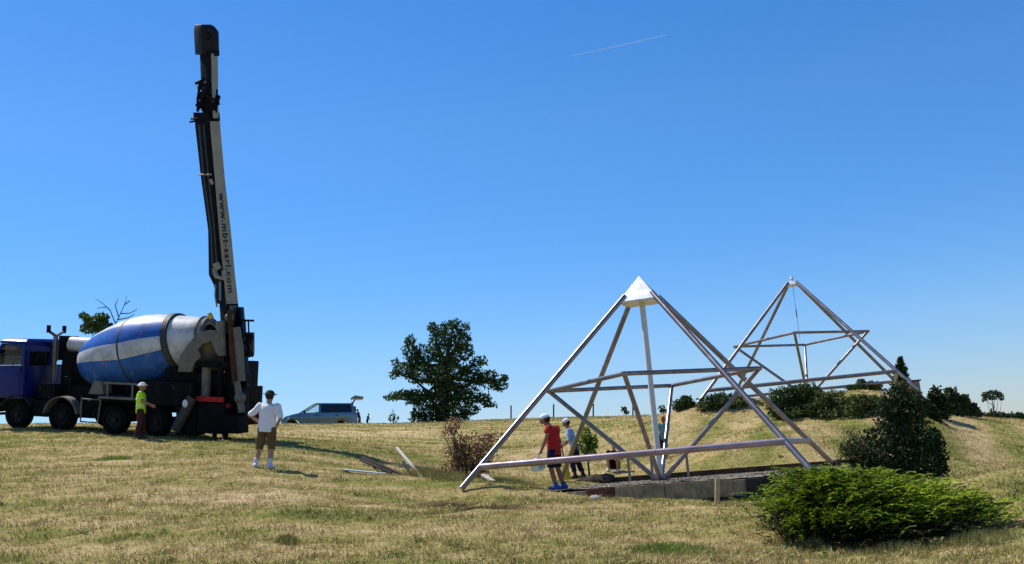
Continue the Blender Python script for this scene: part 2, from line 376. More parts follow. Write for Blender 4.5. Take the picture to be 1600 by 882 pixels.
def raw_mesh(name, V, Fc, material, parent=None, per=4):
    """fast mesh from numpy arrays; faces all have `per` corners"""
    me = bpy.data.meshes.new(name)
    V = np.asarray(V, np.float32); Fc = np.asarray(Fc, np.int32)
    me.vertices.add(len(V)); me.vertices.foreach_set('co', V.ravel())
    me.loops.add(Fc.size); me.loops.foreach_set('vertex_index', Fc.ravel())
    me.polygons.add(len(Fc)); me.polygons.foreach_set('loop_start', np.arange(0, Fc.size, per, dtype=np.int32))
    me.polygons.foreach_set('loop_total', np.full(len(Fc), per, np.int32))
    me.update(calc_edges=True); me.validate()
    me.materials.append(material)
    o = bpy.data.objects.new(name, me); COL.objects.link(o)
    if parent: o.parent = parent
    return o

# ------------------------------------------------------------------ terrain
CT = []
def c(px, py, d): p = at(px, py, d); CT.append((p.x, p.y, p.z))
for q in [(0, 672, 31.9), (28, 671, 31.6), (100, 673, 31.2), (180, 678, 30.7), (262, 686, 30.2), (360, 690, 29.4), (220, 687, 29.3),
          (412, 732, 21.6), (0, 700, 27), (0, 760, 19), (0, 820, 15), (0, 882, 12.5), (412, 800, 15), (412, 882, 11.8),
          (120, 668, 40), (0, 664, 42), (300, 667, 44),
          (500, 665, 61), (440, 664, 60), (560, 664.5, 64), (610, 664, 68), (690, 660, 70), (800, 657, 74), (950, 652, 70), (1040, 650, 58),
          (640, 745, 22), (720, 762, 19.2), (560, 710, 27), (600, 680, 40), (800, 680, 40), (900, 690, 37),
          (800, 882, 11), (800, 812, 14.5), (1118, 788, 16.2), (905, 745, 26), (960, 738, 27), (1037, 716, 28.2),
          (1092, 652, 31.5), (1180, 655, 30.5), (1250, 656, 29.5), (1320, 657, 28.8), (1400, 657, 28),
          (1480, 656, 40), (1600, 659, 48), (1530, 653, 46), (1600, 661, 34), (1530, 660, 32), (1480, 664, 30), (1560, 657, 40), (1462, 656, 36), (1434, 642, 31.5), (1440, 652, 29.5), (1600, 666, 70), (1530, 664, 70), (1480, 668, 72), (1600, 662, 42), (1420, 640, 48), (1340, 640, 52), (1540, 740, 15.5), (1600, 800, 12.5), (1600, 882, 9.5), (1440, 757, 17.3),
          (1370, 858, 11.3), (1200, 812, 14.2), (1200, 882, 10.3), (1480, 700, 27), (1150, 690, 25.5), (1250, 690, 24.5)]: c(*q)
CT += [(0.8, 17.9, -0.50 + EYE), (2.2, 17.2, -0.72 + EYE), (3.3, 16.7, -0.83 + EYE), (4.7, 16.2, -0.96 + EYE), (5.6, 17.0, -0.88 + EYE),
       (1.5, 20.5, 0.98), (3, 20, 0.96), (4.5, 20, 0.94), (3, 22.5, 1.0), (5, 22, 0.98), (1.9, 22.5, 1.02), (4.2, 18.2, 0.9), (2.2, 18.8, 0.95),
       (-1.34, 19.07, -0.34 + EYE), (0.8, 25.3, -0.36 + EYE), (7.1, 23.1, -0.47 + EYE), (0.0, 22.0, -0.33 + EYE), (3.8, 24.7, -0.55 + EYE), (5.4, 24.0, -0.55 + EYE), (2.3, 25.1, -0.50 + EYE),
       (5.78, 32.74, 1.60 + EYE), (7.95, 38.8, 1.5 + EYE), (11.5, 31.2, 1.36 + EYE), (13.2, 36.2, 1.30 + EYE), (9.9, 34.7, 1.50 + EYE),
       (-60, 20, 3.0), (-60, 60, 6.5), (60, 20, -1.0), (60, 60, 1.0), (0, -30, -3.0), (-40, -10, 0.5), (40, -10, -3.5), (0, 0, 0.0), (-8, 0, 0.35), (8, 0, -0.4)]
CT = np.array(CT)
def _tps(r2): return 0.5 * r2 * np.log(r2 + 1e-9)
_n = len(CT); _xy = CT[:, :2] / 30.0
_K = _tps(((_xy[:, None] - _xy[None]) ** 2).sum(-1)) + np.eye(_n) * 2e-5
_P = np.c_[np.ones(_n), _xy]
_A = np.block([[_K, _P], [_P.T, np.zeros((3, 3))]])
_w = np.linalg.solve(_A, np.r_[CT[:, 2], 0, 0, 0])
def ground_np(X, Y):
    X = np.asarray(X, float).ravel(); Y = np.asarray(Y, float).ravel()
    xc = np.clip(X, -60, 60); yc = np.clip(Y, -30, 95)
    out = np.empty(len(X))
    for i in range(0, len(X), 20000):
        q = np.c_[xc[i:i + 20000], yc[i:i + 20000]] / 30.0
        k = _tps(((q[:, None] - _xy[None]) ** 2).sum(-1))
        out[i:i + 20000] = k @ _w[:_n] + np.c_[np.ones(len(q)), q] @ _w[_n:]
    r = np.hypot(X, Y - 10)
    t = np.clip((r - 66) / 330.0, 0, 1); t = t * t * (3 - 2 * t)
    near = np.clip(1 - np.hypot(X - 3, Y - 20) / 60.0, 0, 1)
    bumps = 0.035 * np.sin(X * 1.7 + 1.3 * np.sin(Y * 0.9)) * np.sin(Y * 1.3 + 0.7 * np.sin(X * 1.1)) * (near > 0)
    return (out + bumps) * (1 - t) + t * -46.0
def gz(x, y): return float(ground_np([x], [y])[0])
def on(px, py, d):
    p = at(px, py, d); p.z = gz(p.x, p.y); return p

def spaced(lo, hi, step, far):
    a = list(np.arange(lo, hi + 1e-6, step)); s_ = step; x = hi
    while x < far: s_ *= 1.22; x += s_; a.append(x)
    s_ = step; x = lo; b = []
    while x > -far: s_ *= 1.22; x -= s_; b.append(x)
    return np.array(b[::-1] + a)
gx = spaced(-26, 26, 0.28, 5000); gy = spaced(6, 66, 0.28, 5000)
GX, GY = np.meshgrid(gx, gy)
Z = ground_np(GX, GY)
fx = ((np.abs(GX) < 27) & (GY > 5) & (GY < 45)).ravel()
Z = Z + RNG.normal(0, 0.014, Z.shape) * fx
idx = np.arange(GX.size).reshape(GX.shape)
Fq = np.stack([idx[:-1, :-1], idx[:-1, 1:], idx[1:, 1:], idx[1:, :-1]], -1).reshape(-1, 4)
gr = raw_mesh('ground', np.c_[GX.ravel(), GY.ravel(), Z], Fq, MT['ground'])
gr.data.polygons.foreach_set('use_smooth', np.ones(len(Fq), bool))
tag(gr, 'mown hay field rising to a low hilltop', 'field', kind='structure')

# ------------------------------------------------------------------ grass (stuff)
def scatter(n, dmin, dmax, power, wide=0.60):
    u = RNG.random(n)
    d = dmin + (dmax - dmin) * u ** power
    x = d * RNG.uniform(-wide, wide, n)
    return x, d
SLAB = None
def in_slab(x, y):
    a = -0.342; dx, dy = x - 2.735, y - 21.0
    u = dx * math.cos(a) + dy * math.sin(a); v = -dx * math.sin(a) + dy * math.cos(a)
    return (u > -1.75) & (u < 3.6) & (np.abs(v) < 3.42)
def blades(name, n, dmin, dmax, power, h0, h1, w, material, flat=0.0, clump=0.0):
    x, y = scatter(n, dmin, dmax, power)
    if clump:
        kx, ky = scatter(int(n / 40), dmin, dmax, power); k = RNG.integers(0, len(kx), n)
        x = np.where(RNG.random(n) < clump, kx[k] + RNG.normal(0, 0.09, n), x); y = np.where(RNG.random(n) < 2, y, y)
        sel = np.abs(x - kx[k]) < 0.35; y = np.where(sel, ky[k] + RNG.normal(0, 0.09, n), y)
    keep = ~in_slab(x, y); x, y = x[keep], y[keep]; n = len(x)
    z = ground_np(x, y) - 0.01
    a = RNG.uniform(0, 2 * np.pi, n); h = RNG.uniform(h0, h1, n); sc_ = 0.7 + y / 30.0
    ww = w * sc_
    lean = RNG.uniform(0.1, 0.9, n) if not flat else RNG.uniform(3, 8, n)
    b = np.arctan2(RNG.normal(size=n), RNG.normal(size=n))
    L = h if not flat else h / lean
    p0 = np.c_[x - np.cos(a) * ww, y - np.sin(a) * ww, z]; p1 = np.c_[x + np.cos(a) * ww, y + np.sin(a) * ww, z]
    p2 = np.c_[x + np.cos(b) * L * lean, y + np.sin(b) * L * lean, z + L + (0.03 if flat else 0)]
    V = np.stack([p0, p1, p2], 1).reshape(-1, 3)
    return raw_mesh(name, V, np.arange(3 * n).reshape(-1, 3), material, per=3)
tag(blades('grass', 210000, 8.5, 34, 1.5, 0.02, 0.085, 0.006, MT['blade'], clump=0.35), 'short stubbly mown grass all over the field', 'grass', kind='stuff')
_f = blades('grass', 70000, 32, 78, 1.0, 0.03, 0.10, 0.010, MT['blade'])
tag(_f, 'short mown grass on the far upper part of the field', 'grass', kind='stuff')
tag(blades('cut_hay', 42000, 8.5, 32, 1.3, 0.08, 0.24, 0.005, MT['hay'], flat=1), 'loose cut hay straws lying on the mown field', 'hay', kind='stuff')

# low broad-leaved weeds scattered in patches through the field (stuff)
def weeds(n):
    kx, kd = scatter(n, 9, 34, 1.4); V = []
    keep = ~in_slab(kx, kd); kx, kd = kx[keep], kd[keep]
    for x0, d0 in zip(kx, kd):
        m_ = int(RNG.integers(8, 26)); r = RNG.uniform(.04, .16)
        x = x0 + RNG.normal(0, r, m_); y = d0 + RNG.normal(0, r, m_); a = RNG.uniform(0, 6.283, m_); l_ = RNG.uniform(.02, .05, m_); h = RNG.uniform(.02, .09, m_)
        z = ground_np(x, y); c_, s_ = np.cos(a), np.sin(a)
        V.append(np.stack([np.c_[x, y, z + h * .4], np.c_[x + c_ * l_ - s_ * l_ * .4, y + s_ * l_ + c_ * l_ * .4, z + h], np.c_[x + c_ * l_ * 2, y + s_ * l_ * 2, z + h * .8], np.c_[x + c_ * l_ + s_ * l_ * .4, y + s_ * l_ - c_ * l_ * .4, z + h]], 1).reshape(-1, 3))
    V = np.concatenate(V); return raw_mesh('weeds', V, np.arange(len(V)).reshape(-1, 4), MT['tuft'])
tag(weeds(420), 'low broad leaved weeds scattered through the mown grass', 'weeds', kind='stuff')

# ------------------------------------------------------------------ foliage builders
def leaf_cloud(name, blobs, n, size, material, parent=None, shell=0.55, squash=0.0, up_bias=0.0):
    """n leaf faces spread through a set of (centre, (rx, ry, rz)) volumes"""
    vol = np.array([b[1][0] * b[1][1] * b[1][2] for b in blobs]) ** (2 / 3); pr = vol / vol.sum()
    k = RNG.choice(len(blobs), n, p=pr)
    C = np.array([tuple(b[0]) for b in blobs])[k]; R = np.array([b[1] for b in blobs])[k]
    d = RNG.normal(size=(n, 3)); d /= np.linalg.norm(d, axis=1)[:, None]
    rad = np.where(RNG.random(n) < shell, RNG.uniform(0.78, 1.06, n), RNG.random(n) ** (1 / 3))
    lump = 1 + 0.24 * np.sin(7 * d[:, 0] + 3 * k) * np.sin(6 * d[:, 1] + 5 * k) + 0.12 * np.sin(11 * d[:, 2] + k)
    P = C + d * R * (rad * lump)[:, None]
    a = RNG.normal(size=(n, 3)); a[:, 2] += up_bias; a /= np.linalg.norm(a, axis=1)[:, None]
    b = RNG.normal(size=(n, 3)); b = np.cross(a, b); b /= np.linalg.norm(b, axis=1)[:, None]
    s_ = size * RNG.uniform(0.55, 1.35, n)[:, None]
    V = np.stack([P - a * s_, P - b * s_ * 0.5, P + a * s_, P + b * s_ * 0.5], 1).reshape(-1, 3)
    return raw_mesh(name, V, np.arange(4 * n).reshape(-1, 4), material, parent)

def px_blobs(lst, d, depth=0.9):
    """blobs outlined in the photo as (px, py, rx, ry[, depth offset]) at distance d"""
    k = d / F; out = []
    for q in lst:
        off = q[4] if len(q) > 4 else RNG.uniform(-0.5, 0.5) * depth * q[2] * k
        p = at(q[0], q[1], d + off)
        out.append((p, (q[2] * k, max(q[2], q[3]) * k * depth, q[3] * k)))
    return out

def limbs(name, base, top, blobs, r0, material, parent, every=1, n=8):
    mb = MB(); base, top = Vector(base), Vector(top)
    mid = base.lerp(top, 0.5) + Vector((random.uniform(-.05, .05), random.uniform(-.05, .05), 0)) * (top - base).length
    mb.path([base - Vector((0, 0, .15)), base.lerp(mid, .5), mid, top], [r0 * 1.25, r0, r0 * .7, r0 * .2], n)
    for i, (c_, r) in enumerate(blobs):
        if i % every: continue
        t = random.uniform(0.25, 0.8); s_ = base.lerp(mid, t * 2) if t < .5 else mid.lerp(top, t * 2 - 1)
        c_ = Vector(c_); e = c_ + Vector((random.uniform(-.4, .4) * r[0], random.uniform(-.4, .4) * r[1], random.uniform(-.2, .4) * r[2]))
        q = s_.lerp(e, .5) - Vector((0, 0, 0.06 * (e - s_).length))
        mb.path([s_, q, e], [r0 * .42, r0 * .3, r0 * .08], 6)
    return mb.build(name, material, parent)

def tree(name, label, cat, base, blobs, n, size, leafm, r0, group=None, top=None, every=1, barkm=None, crown='crown'):
    e = empty(name, Vector(base), label, cat, group)
    bl = [(Vector(c_) - Vector(base), r) for c_, r in blobs]
    tp = Vector(top) - Vector(base) if top else max(bl, key=lambda q: q[0].z)[0]
    limbs('trunk', (0, 0, 0), tp, bl, r0, barkm or MT['bark'], e, every)
    if n: leaf_cloud(crown, bl, n, size, leafm, e)
    return e

# ------------------------------------------------------------------ foundation slab under the near pyramid
YAW = -0.342
PC1 = Vector((2.735, 21.0, 1.25)); PC2 = Vector((9.872, 34.671, 3.308))
U = Vector((math.cos(YAW), math.sin(YAW), 0)); V_ = Vector((-math.sin(YAW), math.cos(YAW), 0))
SZ = 1.15
slab = empty('foundation_slab', frame(U, V_ + Vector((0, 0, -.012)), (0, 0, 1), (PC1.x, PC1.y, SZ)), 'low concrete foundation with board edging under the nearer pyramid frame', 'foundation')
MB().box((-1.9, -3.36, -0.55), (3.6, 3.40, -0.035)).build('slab', MT['concrete'], slab, bevel=0.01)
MB().box((-0.62, -3.43, -0.34), (-0.10, -3.365, -0.01)).build('edge_board', MT['rust'], slab, bevel=0.006)['label'] = 'rusty brown plate'
MB().box((-0.09, -3.43, -0.36), (0.78, -3.365, -0.012)).build('edge_board', MT['board'], slab, bevel=0.006)
MB().box((0.80, -3.44, -0.30), (1.95, -3.365, -0.008)).build('edge_board', MT['board'], slab, bevel=0.006)
MB().box((0.80, -3.41, -0.50), (2.15, -3.362, -0.305)).build('footing', MT['stained'], slab, bevel=0.01)
MB().box((2.16, -3.42, -0.55), (2.62, -3.362, -0.03)).build('footing', MT['stained'], slab, bevel=0.01)
MB().box((2.625, -3.42, -0.6), (3.6, -3.362, -0.02)).build('edge_wall', MT['concrete'], slab, bevel=0.01)
MB().box((-1.9, 3.33, -0.03), (3.7, 3.45, 0.10)).build('timber_kerb', MT['kerb'], slab, bevel=0.006)
MB().box((3.605, -3.4, -0.5), (3.66, 3.32, 0.0)).build('edge_board', MT['board'], slab, bevel=0.006)
# gravel: a stony sheet and loose stones
gm = MB(); k = 34
for i in range(k + 1):
    for j in range(k + 1):
        gm.v.append(PC1 + U * (-1.88 + 5.46 * i / k) + (V_ + Vector((0, 0, -.012))) * (-3.33 + 6.64 * j / k) + Vector((0, 0, SZ - PC1.z - 0.018 + random.uniform(-.012, .014))))
for i in range(k):
    for j in range(k):
        a = i * (k + 1) + j; gm.f.append([a, a + k + 1, a + k + 2, a + 1]); gm.mi.append(0)
for i in range(2600):
    vv = random.uniform(-3.32, 3.3); p = PC1 + U * random.uniform(-1.85, 3.55) + V_ * vv; r = random.uniform(.012, .03)
    p.z = SZ - 0.012 - .012 * vv
    q = [p + Vector((random.uniform(.6, 1.2) * r * x_, random.uniform(.6, 1.2) * r * y_, random.uniform(.5, 1) * r * z_)) for x_, y_, z_ in ((1, 0, 0), (-1, 0, 0), (0, 1, 0), (0, -1, 0), (0, 0, 1), (0, 0, -1))]
    gm.add(q, [(0, 2, 4), (2, 1, 4), (1, 3, 4), (3, 0, 4), (2, 0, 5), (1, 2, 5), (3, 1, 5), (0, 3, 5)])
tag(gm.build('gravel', MT['gravel'], smooth=0), 'grey gravel filling the concrete foundation', 'gravel', kind='stuff')

# ------------------------------------------------------------------ pyramid frames
def pyramid(o, label, near):
    e = empty('pyramid_frame', frame(U, V_, (0, 0, 1), o), label, 'pyramid frame')
    s_, H, hr, rr, hb = 3.196, 4.16, 1.974, 2.26, (0.458 if near else 0.34)
    cor = {'A': Vector((-s_, -s_, 0)), 'C': Vector((s_, -s_, 0)), 'D': Vector((s_, s_, 0)), 'B': Vector((-s_, s_, 0))}
    ap = Vector((0, 0, H)); r = 0.056
    capf = 0.115 if near else 0.055
    for k_ in 'ACDB':
        MB().tube(cor[k_].lerp(ap, (0.02 if k_ == 'A' else -0.012) if near else (-0.012 if k_ == 'A' else -0.08)), cor[k_].lerp(ap, 1 - capf * 0.8), r).build('leg', MT['tube'], e)
    bp = {k_: cor[k_].lerp(ap, hb / H) for k_ in cor}
    bl = ('AC', 'CD') if near else ('AC', 'CD', 'BD')
    for q in bl:
        MB().tube(bp[q[0]], bp[q[1]], 0.062 if q == 'AC' else 0.055, n=14).build('base_beam', MT['beam'] if near else MT['tube'], e)
    ring = [Vector((rr * math.cos(i * math.pi / 2), rr * math.sin(i * math.pi / 2), hr)) for i in range(4)]
    for i in range(4):
        d = (ring[(i + 1) % 4] - ring[i]).normalized() * 0.04
        MB().tube(ring[i] - d, ring[(i + 1) % 4] + d, 0.045).build('ring_beam', MT['tube'], e)
        foot = Vector((0, 0, -0.08 if near else -0.02)) + Vector((ring[i].x, ring[i].y, 0)) * 0.03
        MB().tube(ring[i], foot, 0.047).build('strut', MT['tube'], e)
    # cap: a closed sheet-metal pyramid
    w = s_ * capf * (1.12 if near else 1.15); z0 = H * (1 - capf) - 0.03; zt = z0 + w * 1.36 + (0 if near else -.05)
    m_ = MB(); q = [(-w, -w), (w, -w), (w, w), (-w, w)]
    m_.loft([[(x, y, z0 - 0.03) for x, y in q], [(x, y, z0) for x, y in q], [(x * .02, y * .02, zt) for x, y in q]])
    m_.build('cap', MT['cap'], e, smooth=0, bevel=0.004)
    if near:
        MB().tube((0, 0, H - 0.42), (0, 0, -0.1), 0.06).build('centre_post', MT['post'], e)
        MB().box((-.16, -.16, -.10), (.16, .16, -.07)).build('foot_plate', MT['iron'], e)
        for px in (983, 1019, 1075):      # short stakes along the back edge of the gravel
            r_ = ray(px, 735); eo = Vector((0, 0, EYE)); t_ = ((o + V_ * 2.9 - eo).dot(V_)) / r_.dot(V_); q_ = e.matrix_world.inverted() @ (eo + r_ * t_)
            MB().box((q_.x - .028, 2.88, -.12), (q_.x + .028, 2.92, .42)).build('support_post', MT['steel'], e)
    else:
        MB().lathe([(-.02, .03), (.02, .07), (.06, .06), (.10, .03), (.14, .025), (.17, .004)], (0, 0, zt - .03), (0, 0, 1), 12).build('finial', MT['bagwhite'], e)
        MB().tube((0, 0, H - .28), (0, 0, hr + .05), 0.008, n=6).build('plumb_line', MT['steel'], e)
        MB().tube((0, 0, 2.75), (0, 0, 3.05), 0.02, n=8).build('plumb_weight', MT['steel'], e)
        MB().tube((-.12, -.1, -.35), (-.12, -.1, .30), 0.05).build('support_post', MT['post'], e)
        MB().tube((.02, 0, -.1), (.02, 0, .45), 0.07).build('foot_sleeve', MT['post'], e)
    return e
pyramid(PC1, 'larger nearer bare metal pyramid frame with a big white cap, standing on the gravel foundation', True)
pyramid(PC2, 'farther metal pyramid frame with a tiny cap, standing among bushes on the mound', False)
p = on(1119, 788, 16.25)
q = at(1121, 748, 16.3)
tag(MB().bar(p - Vector((0, 0, .15)), q, .075, .05, upv=(0, 1, 0)).build('stake', MT['stake'], bevel=.006), 'pale fresh wooden stake propped against the foundation edge', 'stake')

# ------------------------------------------------------------------ mixer truck with raised conveyor boom
ta = at(28, 671, 31.6); tb = at(248, 685, 30.3)
tu = (tb - ta).normalized(); tup = (at(130, 500, 31) - at(130, 650, 31)).normalized() + Vector((0, -.09, 0)); tup = (tup - tu * tup.dot(tu)).normalized()
ty = tup.cross(tu)
TM = frame(tu, ty, tup, ta + ty * 1.2 - tu * 0.10)
truck = empty('mixer_truck', TM, 'blue concrete mixer truck with striped drum and tall raised conveyor boom', 'truck')
TI = TM.inverted()
def T(px, py, d): return TI @ at(px, py, d)
def part(mb, name, mt, parent=truck, **k): return mb.build(name, MT[mt] if isinstance(mt, str) else [MT[i] for i in mt], parent, **k)

# chassis
mb = MB()
for y in (-.42, .34): mb.box((-1.2, y, .72), (7.3, y + .08, .98))
for x in (-.9, .9, 2.4, 4.4, 6.2): mb.box((x, -.34, .76), (x + .12, .34, .92))
mb.box((0.45, -1.05, .42), (1.05, -.45, .95)); mb.box((0.45, .45, .42), (1.05, 1.05, .95))
mb.box((2.2, -.95, .45), (2.9, .95, 1.0)); mb.tube((-.02, -1, .47), (-.02, 1, .47), .09); mb.tube((1.67, -1, .47), (1.67, 1, .47), .09)
mb.tube((3.62, -1, .47), (3.62, 1, .47), .12); mb.tube((5.1, -1, .47), (5.1, 1, .47), .12)
part(mb, 'chassis', 'chassis', bevel=.01)
mb = MB().box((.45, -.9, .98), (1.15, .9, 1.42)).box((.80, -.25, 1.42), (1.2, .45, 2.5)).box((1.2, -.6, .99), (1.5, .6, 1.7))
part(mb, 'pump_housing', 'chassis', bevel=.02)
mb = MB().box((3.0, -.95, .99), (6.3, .95, 1.25)).box((1.55, -.62, 1.0), (3.0, .62, 1.42)).box((3.0, -.62, 1.26), (4.3, .62, 1.55)).box((5.05, -.75, 1.73), (6.15, .75, 2.12)).box((4.35, -1.12, 1.0), (6.3, -.4, 1.72)).box((4.35, .4, 1.0), (6.3, 1.1, 1.72))
mb.box((5.75, -1.1, .12), (6.45, -.55, .99)).box((6.2, -.8, 1.0), (6.4, .8, 2.0))
part(mb, 'subframe', 'chassis', bevel=.02)

# wheels
def wheel(x, side):
    y0 = -1.22 if side < 0 else 1.22; s_ = 1 if side < 0 else -1
    m_ = MB().lathe([(0, .27), (.0, .36), (.03, .44), (.07, .46), (.26, .46), (.30, .44), (.33, .36), (.33, .27)], (x, y0, .47), (0, s_, 0), 32, cap=False)
    t = part(m_, 'wheel', 'tyre')
    r = MB().lathe([(.33, .27), (.03, .27), (.02, .25), (.06, .22), (.10, .2), (.11, .11), (.03, .09), (.0, .07), (.0, .002)], (x, y0, .47), (0, s_, 0), 28)
    for i in range(10):
        a = i * math.pi / 5; r.tube((x + .16 * math.cos(a), y0 + s_ * .11, .47 + .16 * math.sin(a)), (x + .16 * math.cos(a), y0 + s_ * .075, .47 + .16 * math.sin(a)), .017, n=6)
    part(r, 'rim', 'rim', t)
for x in (0, 1.67, 3.62, 5.12):
    for s_ in (-1, 1): wheel(x, s_)
# mudguards
def mudguard(x, r, a0, a1, mt, w=.36, y0=-1.24):
    m_ = MB(); n = 14; rings = []
    for i in range(n + 1):
        a = math.radians(a0 + (a1 - a0) * i / n); c_, s_ = math.cos(a), math.sin(a)
        rings.append([(x + r * c_, y0, .47 + r * s_), (x + (r + .035) * c_, y0, .47 + (r + .035) * s_), (x + (r + .035) * c_, y0 + w, .47 + (r + .035) * s_), (x + r * c_, y0 + w, .47 + r * s_)])
    m_.loft(rings); return part(m_, 'mudguard', mt)
for y0 in (-1.25, .89):
    mudguard(1.67, .60, 10, 172, 'greypaint', y0=y0); mudguard(0, .58, 25, 150, 'trim', y0=y0)
    mb = MB().box((3.05, y0, 1.10), (4.32, y0 + .36, 1.18)); part(mb, 'mudguard', 'greypaint', bevel=.015)
    mb = MB().box((3.2, y0 + .05, 1.56), (4.5, y0 + .11, 1.62)).box((3.3, y0 + .06, 1.18), (3.35, y0 + .10, 1.56)).box((4.2, y0 + .06, 1.18), (4.25, y0 + .10, 1.56))
    part(mb, 'side_rail', 'greypaint')
mb = MB()
for a, b in (((2.42, -1.2, .34), (2.42, -1.2, 1.12)), ((3.05, -1.2, .34), (3.12, -1.2, 1.05)), ((2.42, -1.2, 1.06), (3.12, -1.2, 1.06)), ((2.42, -1.2, .36), (3.05, -1.2, .36))): mb.tube(a, b, .022, n=8)
part(mb, 'side_guard', 'greypaint')
mb = MB().loft([[(2.6, y, 1.22), (3.18, y, 1.22), (3.06, y, 1.62), (2.8, y, 1.66)] for y in (-1.15, -.7)]); part(mb, 'tank', 'greypaint', bevel=.02)['label'] = 'pale grey side tank'

# cab: a shell with real openings
mb = MB()
for y0, y1 in ((-1.22, -1.16), (1.16, 1.22)):
    mb.box((-1.28, y0, 1.02), (.2, y1, 1.98))
    mb.box((.08, y0, 1.98), (.2, y1, 2.70))
    mb.loft([[(-1.2, y, 1.98), (-1.08, y, 1.98), (-.62, y, 2.70), (-.74, y, 2.70)] for y in (y0, y1)])
    mb.box((-.50, y0 + .012, 2.62), (.08, y1 - .012, 2.705))
mb.loft([[(-.80, -1.22, 2.705), (.22, -1.22, 2.705), (.22, 1.22, 2.705), (-.80, 1.22, 2.705)], [(-.80, -1.2, 2.78), (.22, -1.2, 2.78), (.22, 1.2, 2.78), (-.80, 1.2, 2.78)], [(-.62, -1.05, 2.87), (.14, -1.05, 2.87), (.14, 1.05, 2.87), (-.62, 1.05, 2.87)]])
# rear wall with two window openings
mb.box((.14, -1.158, 1.02), (.205, 1.158, 2.02)); mb.box((.14, -1.158, 2.46), (.205, 1.158, 2.704))
for a, b in ((-1.158, -1.0), (-.12, .10), (1.0, 1.158)): mb.box((.14, a, 2.02), (.205, b, 2.46))
mb.box((-1.34, -1.2, .98), (-1.26, 1.2, 1.96)); mb.box((-1.25, -1.15, .95), (.13, 1.15, 1.08))
cab = part(mb, 'cab', 'cabblue', bevel=.018)
mb = MB()
for y in (-1.19, 1.19): mb.add([(-1.08, y, 1.98), (.08, y, 1.98), (.08, y, 2.62), (-.66, y, 2.62)], [(0, 1, 2, 3)])
mb.add([(-1.13, -1.14, 1.98), (-1.13, 1.14, 1.98), (-.69, 1.14, 2.70), (-.69, -1.14, 2.70)], [(0, 1, 2, 3)])
mb.add([(.17, .1, 2.02), (.17, 1.0, 2.02), (.17, 1.0, 2.46), (.17, .1, 2.46)], [(0, 1, 2, 3)])
part(mb, 'window', 'glass', cab)
mb = MB(); mb.add([(.172, -1.0, 2.02), (.172, -.12, 2.02), (.172, -.12, 2.46), (.172, -1.0, 2.46)], [(0, 1, 2, 3)]); part(mb, 'window', 'darkglass', cab)
mb = MB().box((-1.1, -1.1, 1.6), (-.75, 1.1, 1.92)); 
mb.path([(-.66 + .02 * math.sin(a), -.55 + .2 * math.cos(a), 2.02 + .2 * math.sin(a)) for a in [i * math.pi / 8 for i in range(17)]], .016, 6)
for y in (-.85, .35):
    mb.box((-.3, y, 1.25), (.1, y + .5, 1.45)); mb.box((.0, y, 1.46), (.11, y + .5, 1.98))
part(mb, 'dashboard', 'trim', cab, bevel=.02)
mb = MB().box((-.9, -1.235, 1.02), (.06, -1.222, 1.96)); d_ = part(mb, 'door', 'cabblue', cab, bevel=.006)
part(MB().box((-.06, -1.262, 1.72), (.0, -1.238, 1.78)).box((-.20, -1.262, 1.735), (-.062, -1.245, 1.765)), 'door_handle', 'trim', cab)
mb = MB().box((-.98, -1.50, 2.0), (-.88, -1.30, 2.5)).tube((-.85, -1.2, 2.55), (-.92, -1.4, 2.5), .018, n=6).tube((-.95, -1.2, 1.98), (-.92, -1.4, 2.02), .018, n=6)
part(mb, 'mirror', 'trim', bevel=.02)
mb = MB().box((-1.42, -1.22, .45), (-1.26, 1.22, .96)); part(mb, 'bumper', 'trim', bevel=.03)
for y in (-.95, .75): part(MB().box((-1.45, y, .62), (-1.422, y + .28, .82)), 'headlight', 'lamp', bevel=.01)
for z in (.42, .72): part(MB().box((-.75, -1.23, z), (-.55, -.95, z + .07)), 'cab_step', 'trim')
# exhaust stack with fork
mb = MB().tube((.32, -.02, 1.25), (.32, -.02, 3.0), .075).tube((.32, -.02, 2.15), (.32, -.02, 2.75), .10)
mb.tube((.32, -.02, 2.98), (.32, -.36, 3.14), .05, n=8).tube((.32, -.02, 2.98), (.32, .34, 3.14), .05, n=8)
part(mb, 'exhaust_stack', 'steel')
for y in (-.37, .35): part(MB().tube((.32, y, 3.08), (.32, y, 3.33), .065), 'work_lamp', 'black')
mb = MB().lathe([(0, .02), (0, .22), (.03, .26), (.85, .26), (.88, .22), (.88, .02)], (.80, .15, 2.72), (1, 0, -.02), 20); part(mb, 'water_tank', 'drumwhite')
part(MB().box((.68, -.3, 2.2), (.76, .55, 3.0)), 'tank_bracket', 'black')

# drum, stripes follow the sheet edges so each is its own material patch
prof = [(0, .02), (0, .48), (.05, .62), (.25, .76), (.7, .91), (1.2, 1.03), (1.7, 1.11), (2.10, 1.145), (2.6, 1.14), (3.0, 1.09), (3.4, 1.0), (3.75, .915), (4.1, .82), (4.5, .71), (4.85, .62), (4.95, .56), (4.95, .40)]
dax = Vector((math.cos(.227), 0, math.sin(.227))); dbx = Vector((-math.sin(.227), 0, math.cos(.227))); do = Vector((1.66, 0, 2.09)); prof = [(t * .93, r) for t, r in prof]
bounds = [(105, 'w'), (47, 'b'), (16, 'w'), (-13, 'b'), (-72, 'w'), (-105, 'b'), (-135, 'w'), (-165, 'b'), (-195, 'w'), (-225, 'b'), (-255, 'w')]
ND = 96; mb = MB()
for k_, (t, r) in enumerate(prof):
    tw = math.radians(7.0 * max(0, 1.95 - t))
    for i in range(ND):
        a = 2 * math.pi * i / ND + tw
        mb.v.append(do + dax * t + (Vector((0, -1, 0)) * math.cos(a) + dbx * math.sin(a)) * r)
